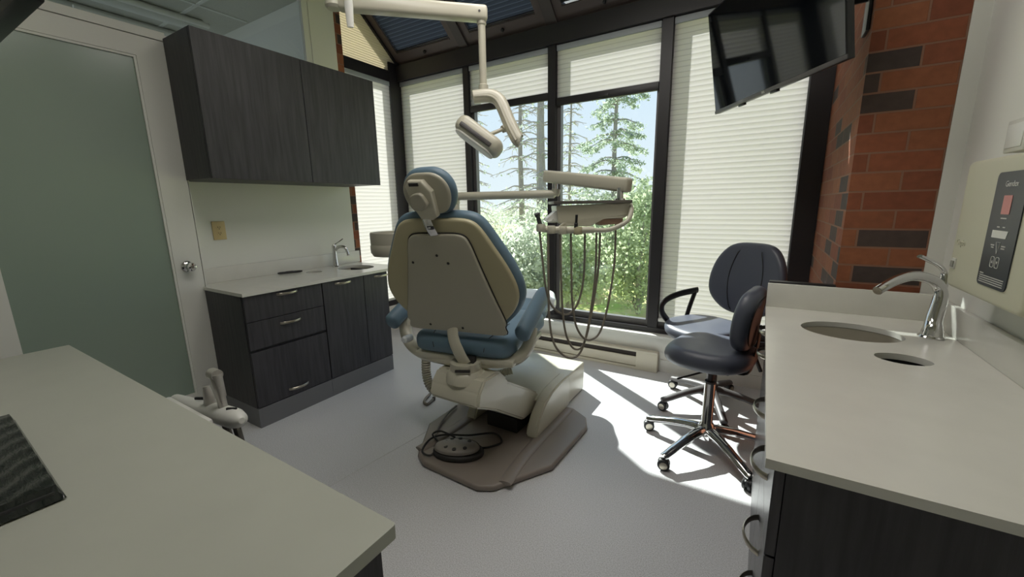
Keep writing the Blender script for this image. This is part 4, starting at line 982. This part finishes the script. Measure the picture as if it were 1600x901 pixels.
bm = bm_new(); box(bm, -.10, .10, -.07, .07, .49, .512, bev=.006, mtx=frame_mtx(o, f1, l1, UZ)); tube(bm, [o-f1*.02+l1*.02+UZ*.495, o+f1*.10+l1*.22+UZ*.475], .005, 8); obj('mechanism', bm, 'black', s1_)
so = [(.225, 0), (.205, .12), (.12, .20), (0, .215), (-.12, .185), (-.19, .10), (-.205, 0), (-.19, -.10), (-.12, -.185), (0, -.215), (.12, -.20), (.205, -.12)]
def sag(q):
    return Vector((q.x, q.y, q.z+.020*(q.x/.22)**2-.030*max(0, q.x/.22)**3+.012*(q.y/.2)**2))
bm = bm_new(); pad(bm, so, .106, .050, frame_mtx(o+f1*.005+UZ*.510, f1, l1, UZ), crown=.012, bulge=sag); obj('seat', bm, 'vblack', s1_)
b1n = (f1*math.cos(.12)+UZ*math.sin(.12)).normalized(); b1u = l1.cross(b1n)
if b1u.z < 0: b1u = -b1u
bo = [(0, .165), (.11, .145), (.16, .06), (.155, -.06), (.10, -.14), (0, -.155), (-.10, -.14), (-.155, -.06), (-.16, .06), (-.11, .145)]
bc = o-f1*.160+UZ*.782
bend1 = lambda q: Vector((q.x, q.y, q.z+.9*q.x*q.x))
bm = bm_new(); pad(bm, bo, .075, .033, frame_mtx(bc-b1n*.035, l1, b1u, b1n), crown=.01, bulge=bend1); bb = obj('backrest', bm, 'vblack', s1_)
bm = bm_new(); tube(bm, [frame_mtx(bc-b1n*.035, l1, b1u, b1n) @ bend1(Vector((p.x*.78, p.y*.78, -.001))) for p in catmull([(a, b, 0) for a, b in bo], 4, True)], .004, 6, closed=True); obj('back_seam', bm, 'black', bb)
bm = bm_new(); tube(bm, catmull([o-f1*.08+UZ*.50, o-f1*.17+UZ*.505, bc-b1n*.055-b1u*.14, bc-b1n*.045-b1u*.02], 5), 1, 8, flat=(.025, .006), up=f1); obj('back_bar', bm, 'black', s1_)

SB = (-.20, 2.84)
s2_ = stool('assistant_stool', SB, math.radians(145), 'black stool with a looped armrest by the window, behind the chrome-based stool', 'dkgrey')
o = V((SB[0], SB[1], 0))
bm = bm_new(); lathe(bm, [(.045, .085), (.046, .15), (.035, .17), (.032, .18), (.031, .36), (.028, .365), (.028, .44), (.017, .445), (.017, .50)], o, UZ, 24); obj('column', bm, 'dkgrey', s2_)
f2 = Vector((-.5, -.866, 0)); l2 = UZ.cross(f2)
m2_ = frame_mtx(o, f2, l2, UZ)
bm = bm_new(); pad(bm, [(p[0]*1.02, p[1]*1.04) for p in so], .075, .035, frame_mtx(o+f2*.06-UX*.03+UZ*.508, f2, l2, UZ), crown=.012, bulge=sag); obj('seat', bm, 'vblack', s2_)
bm = bm_new(); box(bm, -.12, .10, -.08, .08, .488, .512, bev=.006, mtx=m2_); mec = obj('mechanism', bm, 'black', s2_)
for a, b in (((-.02, .085, .495), (-.04, .085, .36)), ((-.10, .17, .49), (-.16, .22, .30))):
    bm = bm_new(); tube(bm, [m2_ @ V(a), m2_ @ V(b)], .011, 10); obj('lever', bm, 'black', mec)
bm = bm_new(); box(bm, -.06, -.01, .055, .12, .29, .37, bev=.014, mtx=m2_); obj('knob_box', bm, 'dkgrey', mec)
b2n = (f2*math.cos(.14)+UZ*math.sin(.14)).normalized(); b2u = l2.cross(b2n)
if b2u.z < 0: b2u = -b2u
b2r = b2u.cross(b2n)
bo2 = [(0, .25), (.13, .232), (.21, .14), (.245, 0), (.225, -.12), (.13, -.205), (0, -.225), (-.13, -.205), (-.225, -.12), (-.245, 0), (-.21, .14), (-.13, .232)]
b2c = o-f2*.20+UX*.055+UZ*.845
bend2 = lambda q: Vector((q.x, q.y, q.z+.7*q.x*q.x))
mb2 = frame_mtx(b2c-b2n*.04, l2, b2u, b2n)
bm = bm_new(); pad(bm, bo2, .075, .033, mb2, crown=.012, bulge=bend2); bb = obj('backrest', bm, 'vblack', s2_)
for k in (-1, 1):
    bm = bm_new(); tube(bm, [mb2 @ bend2(Vector((k*(.06+.05*(1-(v/.22)**2)), v, .084-(.02 if abs(v) > .2 else 0)))) for v in [-.21+.03*i for i in range(15)]], .0028, 6); obj('back_seam', bm, 'black', bb)
bm = bm_new(); tube(bm, catmull([o-f2*.08+UZ*.50, o-f2*.20+UZ*.50, b2c-b2n*.05-b2u*.20, b2c-b2n*.045-b2u*.05], 5), 1, 8, flat=(.025, .006), up=f2); obj('back_bar', bm, 'black', s2_)
# looped arm
sd = 1 if (l2.dot(Vector((-1, .2, 0))) > 0) else -1
A_ = lambda f, z, l=.245: o+f2*f+l2*(sd*l)+UZ*z
lp = catmull([A_(.12, .53), A_(.18, .585), A_(.225, .64), A_(.225, .69), A_(.17, .725), A_(.05, .745), A_(-.12, .75)], 6)
bm = bm_new(); tube(bm, lp, 1, 12, flat=(.022, .010), up=l2); tube(bm, [A_(-.10, .748), A_(-.05, .64), A_(-.01, .535)], 1, 10, flat=(.020, .010), up=l2); arm = obj('armrest', bm, 'black', s2_)
bm = bm_new(); tube(bm, [A_(.10, .55), A_(.06, .525), A_(.06, .51, .10), A_(.05, .505, .02)], 1, 8, flat=(.022, .006)); obj('arm_bar', bm, 'black', s2_)

# ================================================================== OUTDOORS
GZ = -1.25
bm = bm_new(); n = 24; g = []
for i in range(n+1):
    g.append([bm.verts.new((-34+50*i/n, 3.6+46*j/n, GZ+.12*math.sin(i*.8)*math.sin(j*.7))) for j in range(n+1)])
for i in range(n):
    for j in range(n): bm.faces.new((g[i][j], g[i+1][j], g[i+1][j+1], g[i][j+1]))
struct('ground', bm, 'lawn', smooth=True)
def from_arrays(name, verts, faces, m, parent):
    me = bpy.data.meshes.new(name); me.from_pydata(verts, [], faces); me.update()
    me.transform(parent_world(parent).inverted()); me.materials.append(M[m])
    o = bpy.data.objects.new(name, me); COL.objects.link(o); o.parent = parent; return o
def leaves(name, centers, size, m, parent, seed, flatten=0.):
    r = np.random.default_rng(seed); c = np.asarray(centers); k = len(c)
    a = r.normal(size=(k, 3)); a /= np.linalg.norm(a, axis=1)[:, None]; b = r.normal(size=(k, 3)); b -= a*(a*b).sum(1)[:, None]; b /= np.linalg.norm(b, axis=1)[:, None]
    s = size*(.6+.8*r.random((k, 1)))
    v = np.stack([c-a*s, c+b*s*.5, c+a*s, c-b*s*.5], 1).reshape(-1, 3)
    f = np.arange(4*k).reshape(-1, 4)
    return from_arrays(name, v.tolist(), f.tolist(), m, parent)
def shrub(base, h, w, m, label, seed, n=6500, group=None):
    t = thing('shrub', base, label, 'shrub', group or 'shrubs outside the windows'); r = np.random.default_rng(seed)
    bm = bm_new(); rr = random.Random(seed)
    for k in range(7):
        a = rr.uniform(0, 2*PI); q = V(base); e = q+Vector((math.cos(a)*w*.3, math.sin(a)*w*.3, h*rr.uniform(.6, .85)))
        tube(bm, catmull([q, q*.5+e*.5+Vector((rr.uniform(-.2, .2), rr.uniform(-.2, .2), 0)), e], 4), [.05-.005*i for i in range(9)], 6)
    obj('stems', bm, 'bark', t)
    cl = r.normal(size=(46, 3)); cl /= np.linalg.norm(cl, axis=1)[:, None]; cl *= (.35+.65*r.random((46, 1))**.5)
    cl = cl*np.array([w*.42, w*.42, h*.42])+np.array(base)+np.array([0, 0, h*.52])
    idx = r.integers(0, 46, n); p = cl[idx]+r.normal(size=(n, 3))*np.array([w*.11, w*.11, h*.075])
    p = p[p[:, 2] > base[2]+.08]
    leaves('foliage', p, .05, m, t, seed)
def gpt(px, d, z=GZ):
    q = D(px, 330, d); return (q.x, q.y, z)
for px, d, h, w, m, lb in ((744, 9.6, 2.0, 1.7, 'leafA', 'grey green shrub outside at the left edge of the window behind the lamp'),
                           (812, 8.0, 2.3, 1.6, 'leafA', 'leafy shrub outside just above the chair back'),
                           (884, 8.6, 2.6, 1.7, 'leafB', 'brighter green shrub outside seen through the hanging hoses'),
                           (938, 11.2, 3.2, 2.0, 'leafA', 'tall dense shrub outside below the spruce'),
                           (1004, 9.4, 3.2, 1.7, 'leafB', 'tall sunlit shrub outside at the right edge of the open window'),
                           (846, 13.0, 2.5, 2.0, 'leafA', 'wide pale shrub outside in front of the two bare pine trunks')):
    shrub(gpt(px, d), h, w, m, lb, int(px), 8000)
def spruce(base, h, label, seed, sparse=1., m='needle', droop=.35, z_lo=.12, trunk='bark', spread_=.13, tr=.14):
    t = thing('spruce_tree', base, label, 'tree', 'conifers outside the windows'); rr = random.Random(seed); b = V(base)
    bm = bm_new(); tube(bm, [b+Vector((.03*h*.1*math.sin(i), 0, h*i/10)) for i in range(11)], [tr*(1-.09*i) for i in range(11)], 8); obj('trunk', bm, trunk, t)
    bm = bm_new(); pts = []; z = z_lo
    while z < .98:
        nb = 5 if z < .85 else 4; a0 = rr.uniform(0, 6)
        for k in range(nb):
            a = a0+2*PI*k/nb+rr.uniform(-.4, .4); L = h*spread_*(1-z)**.75*rr.uniform(.65, 1.15)+.15
            d = Vector((math.cos(a), math.sin(a), 0)); s = UZ.cross(d); o = b+UZ*(h*z+rr.uniform(-.1, .1))
            br = [o, o+d*L*.35+UZ*(.03*L), o+d*L*.7-UZ*(droop*.25*L), o+d*L-UZ*(droop*.45*L)]
            cv = catmull(br, 3); tube(bm, cv, [.028*(1-.085*i) for i in range(len(cv))], 4)
            for j in range(int(26*sparse*L)):
                f = rr.random()**.6*(len(cv)-1.01); i = int(f); q = cv[i]+(cv[i+1]-cv[i])*(f-i)
                off = s*rr.gauss(0, .10*L*.5)-UZ*abs(rr.gauss(0, .07)); q = q+off
                for _ in range(4): pts.append((q.x+rr.gauss(0, .06), q.y+rr.gauss(0, .06), q.z+rr.gauss(0, .03)))
            if sparse < .6:
                for j in range(6):
                    f = rr.random()*(len(cv)-1.01); i = int(f); q = cv[i]+(cv[i+1]-cv[i])*(f-i)
                    tube(bm, [q, q+(d*.5+s*rr.uniform(-1, 1)-UZ*rr.uniform(.1, .6))*rr.uniform(.15, .4)], .008, 3)
        z += rr.uniform(.035, .055)
    obj('branches', bm, 'twig' if sparse < .6 else trunk, t)
    if pts: leaves('foliage', pts, .05, m, t, seed)
spruce(gpt(958, 15), 9.5, 'tall green spruce seen through the taller open window', 5, 1.5, z_lo=.26, spread_=.21, droop=.5)
spruce(gpt(846, 14.5), 10.5, 'tall half bare pine with a thick grey trunk outside behind the lamp arm', 8, .16, z_lo=.22, tr=.24)
spruce(gpt(815, 15.5), 10.0, 'thin bare pine trunk outside just left of the thick grey trunk', 11, .1, z_lo=.25, tr=.14)
spruce(gpt(742, 17), 8.5, 'sparse brownish pine outside at the left edge of the open windows', 14, .12, z_lo=.2, tr=.12)
spruce(gpt(890, 18), 9.0, 'bare reddish pine outside just right of the window mullion', 17, .1, z_lo=.2, tr=.11)
for k, (px, d, h) in enumerate(((795, 27, 2.9), (985, 27, 3.6))):
    shrub(gpt(px, d), h, 6.0, 'leafA', 'distant pale clump of trees %s' % ('far behind the two bare pine trunks', 'far behind the tall spruce')[k], 100+k, 9000)

# ================================================================== LIGHT
def fill_light(x, y, label):  # unseen glowing ceiling panel, added to brighten the room
    t = thing('added_ceiling_fill', (x, y, ZC), label, 'ceiling light', 'added ceiling fill panels')
    bm = bm_new()
    for d in ((-.62, .62, -.31, -.28), (-.62, .62, .28, .31), (-.62, -.59, -.28, .28), (.59, .62, -.28, .28)): box(bm, x+d[0], x+d[1], y+d[2], y+d[3], ZC-.03, ZC-.001)
    obj('frame', bm, 'white2', t, False); obj('fill_panel', bx(x-.59, x+.59, y-.28, y+.28, ZC-.022, ZC-.012), 'lamp', t, False)
fill_light(-.80, 1.8, 'added fill light panel on the unseen ceiling above the dental chair'); fill_light(-.80, .8, 'added fill light panel on the unseen ceiling above the foreground worktop edge')
w_ = bpy.data.worlds.new('sky'); SC.world = w_; w_.use_nodes = True
N, L = w_.node_tree.nodes, w_.node_tree.links
bg = N['Background']
tc = N.new('ShaderNodeTexCoord'); sx = N.new('ShaderNodeSeparateXYZ'); L.new(tc.outputs['Generated'], sx.inputs[0])
rp = N.new('ShaderNodeValToRGB'); L.new(sx.outputs['Z'], rp.inputs[0])
e = rp.color_ramp.elements
e[0].position = 0; e[0].color = (*lin('e6edf5'), 1); e[1].position = .8; e[1].color = (*lin('b5d0f2'), 1)
q = e.new(.25); q.color = (*lin('d3e2f5'), 1)
L.new(rp.outputs[0], bg.inputs[0]); bg.inputs[1].default_value = 1.0
su = bpy.data.lights.new('sun', 'SUN'); so_ = bpy.data.objects.new('sun', su); COL.objects.link(so_)
su.energy = 12.; su.angle = math.radians(.8); su.color = (1, .98, .955)
el_, hz_ = math.radians(42), Vector((.81, -.586, 0)).normalized()
so_.rotation_euler = (hz_*math.cos(el_)-UZ*math.sin(el_)).to_track_quat('-Z', 'Y').to_euler()
so_.location = (-8, 9, 9)
SC.view_settings.view_transform = 'Standard'; SC.view_settings.look = 'None'; SC.view_settings.gamma = 1
SC.view_settings.exposure = 0.5; SC.view_settings.use_curve_mapping = False
SC.cycles.use_denoising = True; SC.cycles.max_bounces = 10; SC.cycles.diffuse_bounces = 6; SC.cycles.transparent_max_bounces = 24
SC.cycles.sample_clamp_indirect = 6; SC.cycles.caustics_reflective = False; SC.cycles.caustics_refractive = False
